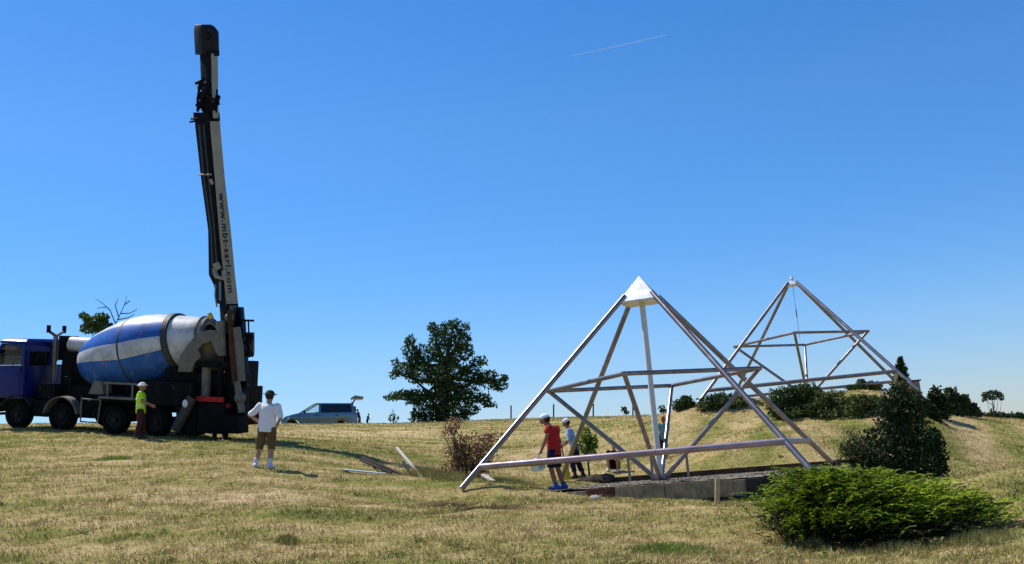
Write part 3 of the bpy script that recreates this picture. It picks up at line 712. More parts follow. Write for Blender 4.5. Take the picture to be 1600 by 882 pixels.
for k_ in range(len(prof) - 1):
    for i in range(ND):
        j = (i + 1) % ND; am = math.degrees(2 * math.pi * (i + .5) / ND)
        am = am - 360 if am > 105 else am
        ty_ = 'w'
        for b_, t_ in bounds:
            if am < b_: ty_ = t_
        mb.f.append([k_ * ND + i, k_ * ND + j, (k_ + 1) * ND + j, (k_ + 1) * ND + i]); mb.mi.append(1 if ty_ == 'b' and prof[k_][0] < 3.47 else 0)
drum = part(mb, 'drum', ['drumwhite', 'drumblue'])
part(MB().lathe([(1.94, 1.10), (1.94, 1.15), (1.97, 1.157), (2.00, 1.15), (2.00, 1.10)], do, dax, 64, cap=False), 'drum_seam', 'seam', drum)
part(MB().lathe([(3.42, .88), (3.42, 1.0), (3.59, .96), (3.59, .86)], do, dax, 64, cap=False), 'drum_ring', 'seam', drum)
part(MB().lathe([(4.42, .60), (4.42, .69), (4.50, .68), (4.50, .58)], do, dax, 48, cap=False).lathe([(4.58, .50), (4.58, .63), (4.66, .60), (4.66, .46)], do, dax, 48, cap=False), 'drum_ring', 'greypaint', drum)

# rear: hopper, chute, pillar, lamps
pl = [(5.66, 2.02), (5.70, 2.5), (5.95, 2.86), (6.25, 3.2), (6.6, 3.3), (7.12, 3.3), (7.16, 2.62), (6.95, 2.6), (6.75, 2.98), (6.48, 2.9), (6.30, 2.72), (6.42, 2.5), (6.2, 2.32), (6.12, 2.02)]
for y in (-.98, .80): part(MB().loft([[(x, y, z) for x, z in pl], [(x, y + .10, z) for x, z in pl]]), 'hopper_side', 'greypaint', bevel=.01)
mb = MB().loft([[(6.3 + .62 * s_ * math.cos(a), .82 * s_ * math.sin(a) - .05, z) for a in [i * math.pi / 10 for i in range(20)]] for s_, z in ((.42, 2.05), (.62, 2.4), (1, 3.02), (.96, 3.03), (.5, 2.5))])
part(mb, 'hopper', 'greypaint')
part(MB().box((6.55, -.88, 2.95), (7.1, .80, 3.27)), 'hopper_frame', 'chassis', bevel=.02)
mb = MB().box((6.3, -.9, 2.18), (7.4, -.6, 2.38)).box((6.0, -.5, 1.95), (6.3, .5, 2.2)); part(mb, 'cross_member', 'chassis', bevel=.02)
part(MB().tube((6.52, -.75, .95), (6.50, -.75, 2.2), .14), 'pillar', 'greypaint')
part(MB().box((6.46, -1.16, 1.17), (7.36, -1.06, 1.32)), 'marker_board', 'red', bevel=.01)
mb = MB().box((6.5, -1.1, .22), (7.4, -.5, 1.14)).box((7.2, -.7, 1.15), (7.5, .6, 2.4)).box((6.5, .2, .4), (7.4, 1.1, 1.6)).box((7.0, -.9, 1.3), (7.12, -.75, 2.3))
mb.tube((7.05, -1.0, .1), (7.05, -1.0, 1.0), .07).box((6.95, -1.1, .0), (7.15, -.9, .05))
part(mb, 'rear_frame', 'chassis', bevel=.02)
mb = MB()
a, b = Vector((6.42, -1.28, 1.30)), Vector((5.9, -1.3, .28)); d = (b - a).normalized(); n_ = Vector((d.z, 0, -d.x))
rr_ = []
for p_ in (a, b):
    rr_.append([p_ + n_ * (.16 * math.cos(t)) + Vector((0, -.13 * math.sin(t), 0)) for t in [math.pi * i / 8 for i in range(9)]] + [p_ + n_ * (.14 * math.cos(t)) + Vector((0, -.11 * math.sin(t), 0)) for t in [math.pi * (8 - i) / 8 for i in range(9)]])
mb.loft(rr_); part(mb, 'chute', 'darksteel')
part(MB().ell((6.26, -1.42, 1.1), (.09, .05, .12)), 'chute_blob', 'bagwhite')  # small white blob on the chute
for y in (-.5,): part(MB().box((7.36, -1.0, 1.0), (7.42, -.8, 1.12)), 'tail_lamp', 'lampred', bevel=.01)

# boom: tapering box section, black open belt side towards the left, pale plated side with writing
D0 = 30.2
def Tb(px, py, d): return T(px, py, d - 1.3 * (690 - py) / 650)      # the boom leans a little towards the viewer
def bsec(lv):
    out = []
    for py, L, N, R_ in lv:
        l, n_, r_ = Tb(L, py, D0 + .34), Tb(N, py, D0), Tb(R_, py, D0 + .41)
        out.append([l, n_, r_, l + r_ - n_])
    return out
outer = [(178, 303, 327, 343), (200, 305, 328.5, 344), (280, 314, 335.5, 351), (360, 325, 342, 360.5), (430, 326, 349, 367), (446, 334, 350.5, 369), (475, 339, 353, 372)]
boom = part(MB().loft(bsec(outer)), 'boom', 'black', bevel=.012)
def side_panel(lv, k0, k1, out_, th):
    """plate lying on the right-hand face of a section list"""
    rings = []
    for py, L, N, R_ in lv:
        l, n_, r_ = Tb(L, py, D0 + .34), Tb(N, py, D0), Tb(R_, py, D0 + .41)
        o_ = (n_ - l).normalized()
        a_, b_ = n_.lerp(r_, k0), n_.lerp(r_, k1)
        rings.append([a_ + o_ * out_, b_ + o_ * out_, b_ + o_ * (out_ + th), a_ + o_ * (out_ + th)])
    return MB().loft(rings)
part(side_panel([(190, 304, 328, 343.5)] + outer[1:], .0, .97, .004, .02), 'boom_panel', 'boomwhite', boom)
inner = [(84, 312, 329, 340.5), (150, 315, 330.5, 341), (185, 317, 332, 342)]
part(MB().loft(bsec(inner)), 'inner_boom', 'black', boom, bevel=.01)
part(side_panel(inner, .05, .95, .004, .015), 'inner_panel', 'boomwhite', boom)
head = [(86, 304.5, 316, 343), (62, 303, 315, 342.5), (50, 302.5, 315, 342), (42, 303, 314.5, 336), (38.5, 305, 315, 330)]
part(MB().loft(bsec(head)), 'boom_head', 'trim', boom, bevel=.03)
part(MB().loft(bsec([(88, 314, 329, 343), (80, 314, 329, 343)])), 'head_collar', 'black', boom, bevel=.01)
mb = MB()
for q in ((326, 50), (326, 60), (330, 56)): mb.ell(Tb(q[0], q[1], D0 + .05), .05, 8, 6)
part(mb, 'head_bolt', 'black', boom)
mb = MB()
mb.loft(bsec([(176, 302, 327, 343), (188, 302.5, 327.5, 344)]))
for a_, b_, w_, h_ in (((308, 168), (318, 160), .16, .12), ((315, 158), (322, 142), .14, .18), ((320, 166), (336, 168), .12, .14), ((334, 172), (341, 150), .13, .10), ((312, 150), (330, 146), .10, .12), ((311, 140), (316, 126), .09, .10), ((322, 150), (338, 158), .08, .16), ((318, 174), (318, 150), .10, .10)):
    mb.bar(Tb(*a_, D0 - random.uniform(0, .15)), Tb(*b_, D0 - random.uniform(0, .15)), w_, h_, upv=(0, 1, 0))
for a_, b_, r in (((309, 148), (325, 143), .06), ((326, 164), (343, 161), .07), ((313, 134), (328, 130), .04), ((324, 176), (326, 140), .035), ((338, 176), (339, 140), .03)): mb.tube(Tb(*a_, D0 - .1), Tb(*b_, D0 - .05), r, n=8)
mb.tube(Tb(296, 191, D0), Tb(308, 189, D0), .03, n=6); mb.tube(Tb(298, 186, D0), Tb(308, 186, D0), .03, n=6); mb.tube(Tb(305, 131, D0), Tb(316, 126, D0), .05, n=6)
mb.path([Tb(309, 175, D0), Tb(309, 155, D0 - .1), Tb(312, 135, D0), Tb(318, 122, D0 + .1)], .045, 7)
part(mb, 'boom_collar', 'black', boom)
part(MB().loft(bsec([(131, 313, 331, 339), (124, 316, 330, 338), (117, 324, 330, 336)])), 'roller_guard', 'boomwhite', boom, bevel=.01)
part(MB().path([Tb(x_, y_, D0 - .02) for x_, y_ in ((311, 195), (319, 280), (330, 360), (333, 430))], .035, 7).path([Tb(x_, y_, D0 - .06) for x_, y_ in ((318, 195), (326, 280), (334, 350), (340, 425))], .022, 6), 'hydraulic_pipe', 'darksteel', boom)
part(MB().tube(Tb(310, 273, D0), Tb(330, 273, D0 - .12), .025, n=6).tube(Tb(329, 281, D0 - .1), Tb(332, 288, D0 - .1), .05, n=6), 'bracket', 'boomwhite', boom)
mb = MB().tube(Tb(337, 412, D0 - .1), Tb(342, 421, D0 - .1), .10, n=10).path([Tb(335, 420, D0), Tb(338, 432, D0 - .1), Tb(349, 436, D0 - .15), Tb(350, 424, D0 - .1)], .075, 8)
part(mb, 'hinge', 'boomwhite', boom)
part(MB().path([Tb(337, 445, D0), Tb(336, 462, D0), Tb(339, 480, D0)], .025, 6).path([Tb(344, 440, D0), Tb(344, 470, D0 - .1)], .04, 6), 'hydraulic_hose', 'steel', boom)
# writing on the pale panel, reading downwards
cu = bpy.data.curves.new('writing', 'FONT'); cu.body = 'www.mbt-sarl.com'; cu.size = 0.30; cu.extrude = 0.004; cu.space_character = 1.16; cu.offset = 0.006
to = bpy.data.objects.new('tmp_text', cu); COL.objects.link(to)
bpy.context.view_layer.update()
tm = bpy.data.meshes.new_from_object(to.evaluated_get(bpy.context.evaluated_depsgraph_get()))
bpy.data.objects.remove(to)
p0 = Tb(345.5 - 4, 303, D0 + .1); 
def pan(py, k_):
    for a_, b_ in zip(outer, outer[1:]):
        if a_[0] <= py <= b_[0]:
            t = (py - a_[0]) / (b_[0] - a_[0]); L, N, R_ = [a_[i] + (b_[i] - a_[i]) * t for i in (1, 2, 3)]
    l, n_, r_ = Tb(L, py, D0 + .34), Tb(N, py, D0), Tb(R_, py, D0 + .41)
    return n_.lerp(r_, k_) + (n_ - l).normalized() * .028
s0, s1, s2 = pan(302, .25), pan(458, .25), pan(380, .85)
xd = (s1 - s0).normalized(); zd = (pan(380, .5) - pan(380, .3)).cross(xd).normalized()
yd = zd.cross(xd)
tw_ = max(v.co.x for v in tm.vertices); L_ = (s1 - s0).length
if (pan(380, .8) - pan(380, .2)).dot(yd) < 0: yd = yd
for v in tm.vertices:
    x_, y_, z_ = v.co
    yy = y_ * 1.0
    P_ = s0.lerp(s1, x_ / tw_)
    w_ = (pan(380, 1) - pan(380, 0))
    # letter tops point to the right-hand edge of the panel
    v.co = P_ + w_.normalized() * yy * 1.0 + (zd if zd.dot(TI.to_3x3() @ (Vector((0, 0, EYE)) - TM @ s0)) > 0 else -zd) * z_
wo = bpy.data.objects.new('lettering', tm); COL.objects.link(wo); wo.parent = boom; tm.materials.clear(); tm.materials.append(MT['letter'])

# boom foot: column, cylinders, turntable, platform, outrigger
col = [(470, 342, 354, 372), (540, 347, 360, 378), (600, 352, 366, 382), (655, 357, 370, 386)]
part(MB().loft(bsec(col)), 'boom_column', 'black', bevel=.02)
part(MB().path([Tb(344, 502, D0 - .35), Tb(346, 530, D0 - .35), Tb(347, 556, D0 - .35)], .13, 12), 'cylinder', 'greypaint')
part(MB().path([Tb(358, 485, D0 - .3), Tb(362, 540, D0 - .35), Tb(367, 600, D0 - .35)], [.07, .09, .07], 10), 'cylinder', 'rustbrown')['label'] = 'rust streaked hydraulic ram'
part(MB().path([Tb(369, 512, D0 - .25), Tb(373, 545, D0 - .25), Tb(377, 596, D0 - .25)], [.13, .15, .13], 12), 'cylinder', 'greypaint')
part(MB().path([Tb(370, 596, D0 - .4), Tb(374, 620, D0 - .4), Tb(378, 645, D0 - .4)], [.09, .11, .10], 10).ell(Tb(375, 622, D0 - .42), .17, 12, 8), 'knuckle', 'greypaint')
mb = MB().loft(bsec([(478, 350, 360, 372), (508, 350, 360, 372)])); mb.ell(Tb(358, 497, D0 - .2), .14, 10, 7)
part(mb, 'pivot', 'greypaint', bevel=.01)
mb = MB().box(Tb(357, 676, D0 - .2) + Vector((0, -.3, 0)), Tb(384, 650, D0 - .2) + Vector((0, .2, 0)))
mb.tube(Tb(352, 683, D0), Tb(353, 640, D0), .09); mb.box(Tb(346, 688, D0) + Vector((0, -.2, 0)), Tb(356, 684, D0) + Vector((0, .2, 0)))
mb.loft(bsec([(600, 372, 380, 388), (655, 374, 382, 390)])); mb.loft(bsec([(585, 378, 384, 393), (600, 376, 384, 394)]))
part(mb, 'outrigger', 'black', bevel=.02)
mb = MB().loft(bsec([(480, 371, 376, 381), (560, 377, 383, 388), (605, 379, 386, 392)])); part(mb, 'ladder_side', 'navy')
mb = MB()
for a, b, r in (((376, 501), (397, 501.5), .035), ((383, 501), (384, 525), .02), ((388, 501), (389, 530), .025), ((378, 524), (396, 527), .045), ((386, 527), (388, 548), .05), ((380, 550), (396, 556), .06), ((384, 535), (393, 533), .03), ((394, 520), (396, 532), .02)):
    mb.tube(Tb(a[0], a[1], D0), Tb(b[0], b[1], D0 + .15), r, n=7)
mb.ell(Tb(387, 536, D0), .10, 8, 6); mb.ell(Tb(389, 553, D0), .12, 8, 6)
part(mb, 'platform_rail', 'black')
part(MB().tube(Tb(327, 490, D0 - .1), Tb(331, 498, D0 - .1), .07, n=8), 'control_box', 'yellow')

# ------------------------------------------------------------------ minivan behind the crest, tailgate up
ca, cb = at(440, 667, 61.0), at(557, 667, 61.8)
cu_ = (cb - ca).normalized(); cup = at(500, 600, 61) - at(500, 670, 61); cup = (cup - cu_ * cup.dot(cu_)).normalized()
cy = cup.cross(cu_); ca = ca - cup * 0.27
CM = frame(cu_, cy, cup, ca)
CI = CM.inverted()
car = empty('minivan', CM, 'silver blue minivan with its tailgate raised, parked behind the brow', 'car')
HW = .86
def hull(lines, mt, name, parent, **k):
    """lines: [(z, half width, [x list])] -> stacked horizontal outlines"""
    m_ = MB(); m_.loft([[(x0, -w, z), (x1, -w, z), (x1, w, z), (x0, w, z)] for z, w, x0, x1 in lines]); return m_.build(name, MT[mt], parent, **k)
body = MB()
def slab_y(poly, y0, y1, mb):
    mb.loft([[(x, y0, z) for x, z in poly], [(x, y1, z) for x, z in poly]])
low = [(0.02, .32), (.0, .62), (.22, .82), (.7, .97), (1.12, 1.06), (4.42, 1.12), (4.55, .95), (4.56, .42), (4.48, .28), (3.98, .28)]
def arch(cx, r=.37):
    return [(cx + r * math.cos(a), .33 + r * math.sin(a)) for a in [math.pi * i / 8 for i in range(9)]]
low = low[:-1] + [(4.5, .28), (3.95, .28)] + arch(3.57)[0:] + [(1.05, .28)] + arch(.72) + [(.3, .30)]
slab_y(low, -HW, HW, body)
cb_ = body.build('body', MT['carblue'], car, bevel=.03)
mb = MB()
mb.loft([[(1.95, -.66, 1.60), (4.25, -.66, 1.60), (4.25, .66, 1.60), (1.95, .66, 1.60)], [(2.05, -.62, 1.67), (4.2, -.62, 1.67), (4.2, .62, 1.67), (2.05, .62, 1.67)]])
for y0, y1, y2 in ((-.83, -.70, .05), (.83, .70, -.05)):
    s_ = 1 if y0 < 0 else -1
    for (xa, xb), (xc, xd) in (((1.05, 1.16), (1.93, 2.06)), ((2.20, 2.34), (2.22, 2.34)), ((4.22, 4.42), (4.12, 4.27))):
        mb.loft([[(xa, y0, 1.06), (xb, y0, 1.06), (xb, y0 + s_ * .06, 1.06), (xa, y0 + s_ * .06, 1.06)], [(xc, y1, 1.62), (xd, y1, 1.62), (xd, y1 + s_ * .06, 1.62), (xc, y1 + s_ * .06, 1.62)]])
mb.build('roof', MT['carblue'], car, bevel=.012)
mb = MB()
for s_ in (-1, 1):
    mb.add([(1.16, s_ * .815, 1.07), (2.20, s_ * .815, 1.07), (2.22, s_ * .69, 1.60), (2.03, s_ * .69, 1.60)], [(0, 1, 2, 3)])
mb.add([(1.10, -.8, 1.07), (1.10, .8, 1.07), (1.98, .68, 1.60), (1.98, -.68, 1.60)], [(0, 1, 2, 3)])
mb.build('front_window', MT['glass'], car)
for s_ in (-1, 1):
    mb = MB(); mb.add([(2.34, s_ * .815, 1.09), (4.30, s_ * .815, 1.12), (4.13, s_ * .69, 1.60), (2.34, s_ * .69, 1.60)], [(0, 1, 2, 3)]); mb.build('rear_window', MT['darkglass'], car)
mb = MB()
for x in (2.0, 3.0): mb.box((x, -.7, 1.0), (x + .5, .7, 1.12)).box((x + .4, -.68, 1.1), (x + .52, .68, 1.5))
mb.build('seat', MT['trim'], car, bevel=.03)
for x in (.72, 3.57):
    for s_ in (-1, 1):
        w_ = MB().lathe([(0, .18), (0, .28), (.03, .315), (.17, .315), (.2, .28), (.2, .18)], (x, s_ * .84, .32), (0, -s_, 0), 24, cap=False).build('wheel', MT['tyre'], car)
        MB().lathe([(.16, .21), (.02, .21), (.03, .15), (.015, .05), (.01, .002)], (x, s_ * .84, .32), (0, -s_, 0), 18).build('rim', MT['rim'], w_)
for s_ in (-1, 1):
    MB().loft([[(.03, s_ * .84, .64), (.5, s_ * .865, .82), (.46, s_ * .865, .70), (.05, s_ * .84, .56)], [(.03, s_ * .5, .64), (.3, s_ * .6, .83), (.2, s_ * .6, .70), (.02, s_ * .5, .56)]]).build('headlight', MT['lamp'], car)
    MB().box((4.40, s_ * .70 - .1, .75), (4.57, s_ * .70 + .1, 1.08)).build('tail_lamp', MT['lampred'], car, bevel=.02)
    MB().ell((1.35, s_ * .95, 1.12), (.07, .11, .08), 10, 6).build('mirror', MT['trim'], car)
    for x in (2.0, 3.2): MB().box((x, s_ * .868 - .012, .88), (x + .18, s_ * .868 + .012, .92)).build('door_handle', MT['trim'], car)
    MB().box((2.24, s_ * .862 - .004, .34), (2.255, s_ * .862 + .004, 1.05)).build('door_gap', MT['trim'], car)
tg = [CI @ at(548, 624.5, 61.4), CI @ at(568, 620.5, 61.4)]
mb = MB(); a, b = tg
mb.loft([[(a.x, -.66, a.z), (a.x, .66, a.z), (a.x, .66, a.z + .07), (a.x, -.66, a.z + .07)], [(a.x + .25, -.74, b.z - .06), (a.x + .25, .74, b.z - .06), (a.x + .25, .74, b.z + .08), (a.x + .25, -.74, b.z + .08)], [(b.x, -.7, b.z - .1), (b.x, .7, b.z - .1), (b.x, .7, b.z), (b.x, -.7, b.z)]])
mb.build('tailgate', MT['carblue'], car, bevel=.02)
MB().box((a.x + .32, -.60, b.z - .13), (b.x - .06, .60, b.z - .088)).build('tailgate_window', MT['darkglass'], car)
for s_ in (-.55, .55): MB().tube((4.20, s_, 1.60), (a.x + .30, s_, b.z - .04), .03, n=6).build('tailgate_strut', MT['trim'], car)
mb = MB()
for x in (1.0,): mb.box((x, -.87, .3), (x + .01, -.862, .95))
mb.build('door_gap', MT['trim'], car)

# ------------------------------------------------------------------ trees and bushes
d = 66.0
bl = px_blobs([(700, 518, 19, 14), (684, 531, 15, 14), (722, 531, 14, 15), (712, 505, 10, 7), (640, 548, 13, 14), (664, 553, 19, 15), (700, 553, 25, 19), (728, 550, 13, 14), (634, 578, 19, 12), (660, 583, 24, 19),
               (700, 588, 30, 23), (736, 585, 18, 17), (760, 592, 20, 13), (780, 602, 14, 10), (630, 618, 20, 8), (652, 621, 20, 13), (690, 621, 30, 19), (728, 617, 25, 16), (754, 624, 14, 9), (668, 643, 24, 12), (702, 645, 26, 12), (735, 640, 15, 9),
               (617, 585, 9, 8), (641, 533, 9, 8), (676, 512, 8, 9), (727, 512, 8, 8), (748, 566, 13, 9), (788, 591, 7, 6), (766, 632, 11, 5), (609, 622, 9, 5), (655, 654, 16, 8), (690, 656, 22, 7), (722, 652, 14, 8), (648, 566, 14, 10), (618, 566, 6, 6)], d)
base = on(692, 664, d)
tree('broadleaf_tree', 'big round broadleaf tree standing alone on the brow of the hill', 'tree', base, bl, 12500, .12, MT['treeleaf'], .30, top=at(700, 530, d))
d = 42.0
bl = px_blobs([(133, 495, 8, 7), (146, 503, 13, 9), (160, 497, 10, 8), (140, 513, 14, 9), (160, 511, 14, 9), (172, 518, 12, 8)], d)
bt = tree('half_dead_tree', 'half dead tree with bare upper twigs behind the mixer drum', 'tree', on(165, 664, d), bl, 1000, .10, MT['sapling2'], .09, top=at(175, 510, d))
o0 = Vector(bt.location); mb = MB()
for pts in (((172, 525), (185, 497), (195, 476), (198, 463)), ((180, 505), (172, 485), (160, 474), (148, 466)), ((188, 490), (202, 490), (214, 484)), ((186, 497), (180, 478), (184, 468)), ((172, 485), (166, 480), (152, 482)), ((194, 477), (203, 470)), ((183, 500), (200, 497), (210, 491))):
    mb.path([at(x, y, d + random.uniform(-.3, .3)) - o0 for x, y in pts], [.026 - .006 * i for i in range(len(pts))], 5)
mb.build('bare_twigs', MT['bark'], bt)

def bush(label, px, py, d, blobs, n, size, lm='bushleaf', name='bush', group='bushes round the mound', cat='bush', r0=.05):
    return tree(name, label, cat, on(px, py, d), px_blobs(blobs, d), n, size, MT[lm], r0, group)
bush('small round bush leftmost of the row, left of the farther frame', 1066, 640, 33, [(1062, 634, 11, 9), (1072, 626, 9, 8), (1078, 636, 10, 9)], 1500, .05)
bush('dark wide bush at the foot of the farther frame\'s left leg', 1140, 650, 32, [(1105, 634, 16, 14), (1125, 630, 20, 16), (1150, 632, 22, 15), (1172, 636, 16, 12), (1130, 642, 28, 9), (1190, 640, 14, 11), (1205, 646, 10, 8)], 4600, .055)
bush('tall dark bush in front of the farther frame\'s inner foot', 1238, 652, 30, [(1225, 622, 22, 17), (1248, 614, 18, 13), (1215, 636, 16, 13), (1245, 634, 24, 16), (1268, 616, 16, 15), (1236, 646, 28, 8)], 4600, .055)
bush('grey green rounded bush between two darker bushes', 1300, 655, 29.5, [(1285, 632, 20, 20), (1305, 630, 16, 18), (1300, 648, 26, 9), (1270, 640, 14, 14)], 3600, .05, 'olivebush')
bush('olive bush on the slope just left of the dark conifer', 1345, 658, 28.8, [(1335, 636, 15, 18), (1352, 632, 18, 16), (1372, 636, 16, 18), (1350, 650, 28, 9), (1390, 646, 14, 12)], 4200, .05, 'olivebush')
bush('low dark bush on the grassy mound top behind the frame', 1350, 614, 37, [(1338, 607, 15, 7), (1358, 605, 17, 9), (1346, 598, 7, 6), (1368, 609, 9, 6)], 1900, .055)
bush('tall dark bush just right of the grey post by the mound', 1470, 658, 31.5, [(1462, 620, 10, 16), (1470, 632, 14, 18), (1455, 640, 12, 15), (1470, 648, 14, 8)], 2600, .06, 'conifer')
bush('dark bush right of the post, second from the right end', 1494, 657, 33, [(1486, 618, 10, 12), (1492, 634, 14, 16), (1502, 628, 9, 9), (1490, 646, 16, 8)], 2400, .06, 'conifer')
bush('rightmost bush of the dark row tapering down to the field', 1515, 657, 34.5, [(1506, 626, 8, 9), (1514, 640, 12, 11), (1524, 646, 9, 7)], 1700, .06, 'bushleaf')
bush('dark bush at the foot of the grey post, left end of the right hand row', 1450, 664, 30, [(1444, 636, 9, 16), (1452, 645, 12, 15), (1446, 654, 12, 10), (1462, 652, 9, 11)], 2200, .05, 'conifer')
# pointed conifer behind the far frame
def conifer(name, label, base, tip, width, n, size, lm, taper=1.0, group=None):
    e = empty(name, base, label, 'conifer', group); H = tip - base
    MB().path([(0, 0, -.1), H * .5, H * .97], [width * .09, width * .06, .008], 7).build('trunk', MT['bark'], e)
    t = RNG.random(n) ** .8; a = RNG.uniform(0, 2 * np.pi, n)
    r = width * (1 - t) ** taper * (0.72 + .35 * np.sin(a * 3 + t * 23) * np.sin(t * 31 + a)) * RNG.uniform(.35, 1.1, n)
    P = np.array(H)[None] * t[:, None] + np.c_[r * np.cos(a), r * np.sin(a), 0.05 * r + RNG.normal(0, .02, n)]
    L = size * RNG.uniform(.6, 1.5, n)[:, None]
    dirv = np.c_[np.cos(a) * .8, np.sin(a) * .8, RNG.uniform(.1, 1.1, n)]; dirv /= np.linalg.norm(dirv, axis=1)[:, None]
    b = np.cross(dirv, RNG.normal(size=(n, 3))); b /= np.linalg.norm(b, axis=1)[:, None]
    V = np.stack([P - dirv * L, P - b * L * .3, P + dirv * L, P + b * L * .3], 1).reshape(-1, 3)
    raw_mesh('crown', V, np.arange(4 * n).reshape(-1, 4), lm, e); return e
b_ = on(1405, 645, 40); conifer('spire_conifer', 'small pointed conifer behind the farther frame\'s right leg', b_, at(1407, 559, 40), .75, 2400, .085, MT['conifer'], .75)

# the two junipers in front
d = 18.2
b_ = on(1400, 757, d)
e = empty('dark_conifer', b_, 'dark bushy conifer standing behind the bright spreading juniper', 'conifer')
bl = [(q - b_, r) for q, r in px_blobs([(1410, 606, 8, 15), (1397, 622, 18, 17), (1426, 624, 17, 15), (1384, 632, 9, 10), (1405, 640, 26, 18), (1430, 645, 16, 18), (1392, 648, 24, 24), (1415, 668, 32, 24), (1390, 685, 34, 26), (1430, 695, 34, 26), (1452, 705, 24, 22), (1380, 712, 38, 24), (1440, 728, 34, 24), (1410, 735, 40, 20), (1462, 690, 10, 22), (1468, 730, 12, 24), (1345, 705, 26, 20), (1352, 722, 24, 12)], d, .9)]
limbs('trunk', (0, 0, 0), at(1408, 610, d) - b_, bl, .06, MT['bark'], e)
leaf_cloud('crown', bl, 15000, .035, MT['conifer'], e, shell=.5, up_bias=.6)
mb = MB(); lp = []
for i in range(46):
    x0, y0 = random.uniform(1335, 1370), random.uniform(700, 730); x1, y1 = x0 - random.uniform(10, 50), y0 - random.uniform(-4, 42)
    x1 = max(x1, 1302)
    a_, c_ = at(x0, y0, d + random.uniform(-.4, .4)) - b_, at(x1, y1, d + random.uniform(-.5, .3)) - b_
    mb.path([a_, a_.lerp(c_, .5) + Vector((0, 0, -.02)), c_], [.008, .006, .002], 4)
    for k_ in range(5): lp.append((a_.lerp(c_, random.uniform(.3, 1)), (.05, .05, .06)))
mb.build('bare_twigs', MT['deadtwig'], e); leaf_cloud('sparse_foliage', lp, 1700, .018, MT['conifer'], e)

def spreading_juniper(label, P0, rx, ry, h, nb):
    """low juniper: boughs that leave the middle in tiers, each a bunch of feathery sprays"""
    e = empty('spreading_juniper', P0, label, 'juniper')
    Vs = []; Vd = []; wood = MB()
    def spray(tip, out, L, bright, m_=34):
        st = tip - out * L + np.array([0, 0, -.04])
        t = RNG.random(m_) ** .75
        P = st[None] + (tip - st)[None] * t[:, None]; P[:, 2] += .04 * np.sin(t * np.pi)
        side = np.cross(out, [0, 0, 1.0]); side /= np.linalg.norm(side)
        sd = RNG.choice([-1, 1], m_)[:, None]
        dv = out[None] * RNG.uniform(.7, 1.2, m_)[:, None] + side[None] * sd * RNG.uniform(.05, .6, m_)[:, None] + np.c_[np.zeros(m_), np.zeros(m_), RNG.uniform(-.08, .22, m_)]
        dv /= np.linalg.norm(dv, axis=1)[:, None]
        l_ = (RNG.uniform(.03, .07, m_) * (1.1 - .55 * t))[:, None]
        w_ = np.cross(dv, RNG.normal(size=(m_, 3)) * .5 + np.array([0, 0, 1.0])); w_ /= np.linalg.norm(w_, axis=1)[:, None]; w_ *= .0075
        (Vs if bright else Vd).append(np.stack([P - w_ * .6, P + dv * l_ * .5 - w_, P + dv * l_, P + dv * l_ * .5 + w_], 1).reshape(-1, 3))
    for i in range(nb):
        a = RNG.uniform(0, 2 * np.pi); q = RNG.random() ** .55
        if abs(a - np.pi) < .5: q *= .9
        ca_, sa_ = math.cos(a), math.sin(a)
        lobe = .86 + .12 * math.sin(3 * a + 1.1) + .10 * math.sin(7 * a + .4)
        x, y = rx * lobe * q * ca_, ry * lobe * q * sa_
        xr, yr = x, y - .34 * x          # the right-hand end lies nearer the viewer
        skew = 1.0 - .30 * (x / rx) - .12 * (x / rx) ** 2           # highest left of the middle, falling away to the right
        dome = h * skew * max(0, 1 - q ** 2.6) ** .55
        tier = RNG.choice([1.0, .98, .72, .45, .22], p=[.34, .2, .2, .16, .10])
        g_ = gz(P0.x + xr, P0.y + yr) - P0.z
        z = g_ + max(.10, dome * tier + RNG.normal(0, .035))
        out = np.array([ca_ * .9 + .45, sa_ * .7 - .1, RNG.uniform(.0, .20)]); out /= np.linalg.norm(out)
        c0 = np.array([xr, yr, z]); x, y = xr, yr
        n_ = int(RNG.integers(22, 40))
        for k_ in range(n_):
            o_ = out + RNG.normal(0, .22, 3) * np.array([1, 1, .45]); o_ /= np.linalg.norm(o_)
            L = RNG.uniform(.16, .38)
            tip = c0 + out * RNG.uniform(-.14, .22) + RNG.normal(0, 1, 3) * np.array([.15, .15, .035])
            bright = tier > .7 and tip[2] > c0[2] - .05 and RNG.random() < .85  # lower tiers mostly get the dark green that stands in for shade
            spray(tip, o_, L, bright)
        if i % 4 == 0: wood.path([(0, 0, .0), (x * .5, y * .5, max(.05, z * .5)), tuple(c0 - out * .25)], [.022, .015, .006], 5)
    Vs = np.concatenate(Vs); Vd = np.concatenate(Vd)
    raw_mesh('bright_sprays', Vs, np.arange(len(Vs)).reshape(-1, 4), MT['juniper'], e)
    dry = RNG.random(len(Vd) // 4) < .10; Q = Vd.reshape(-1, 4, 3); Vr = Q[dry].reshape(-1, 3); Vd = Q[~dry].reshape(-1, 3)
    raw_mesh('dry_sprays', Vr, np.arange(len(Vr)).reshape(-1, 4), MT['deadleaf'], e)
    raw_mesh('shaded_sprays', Vd, np.arange(len(Vd)).reshape(-1, 4), MT['junipershade'], e)
    wood.build('branches', MT['bark'], e)
    return e
jp = on(1362, 843, 12.3)
spreading_juniper('bright green low spreading juniper at the right, nearest to the viewer', jp, 1.44, 1.14, .67, 215)

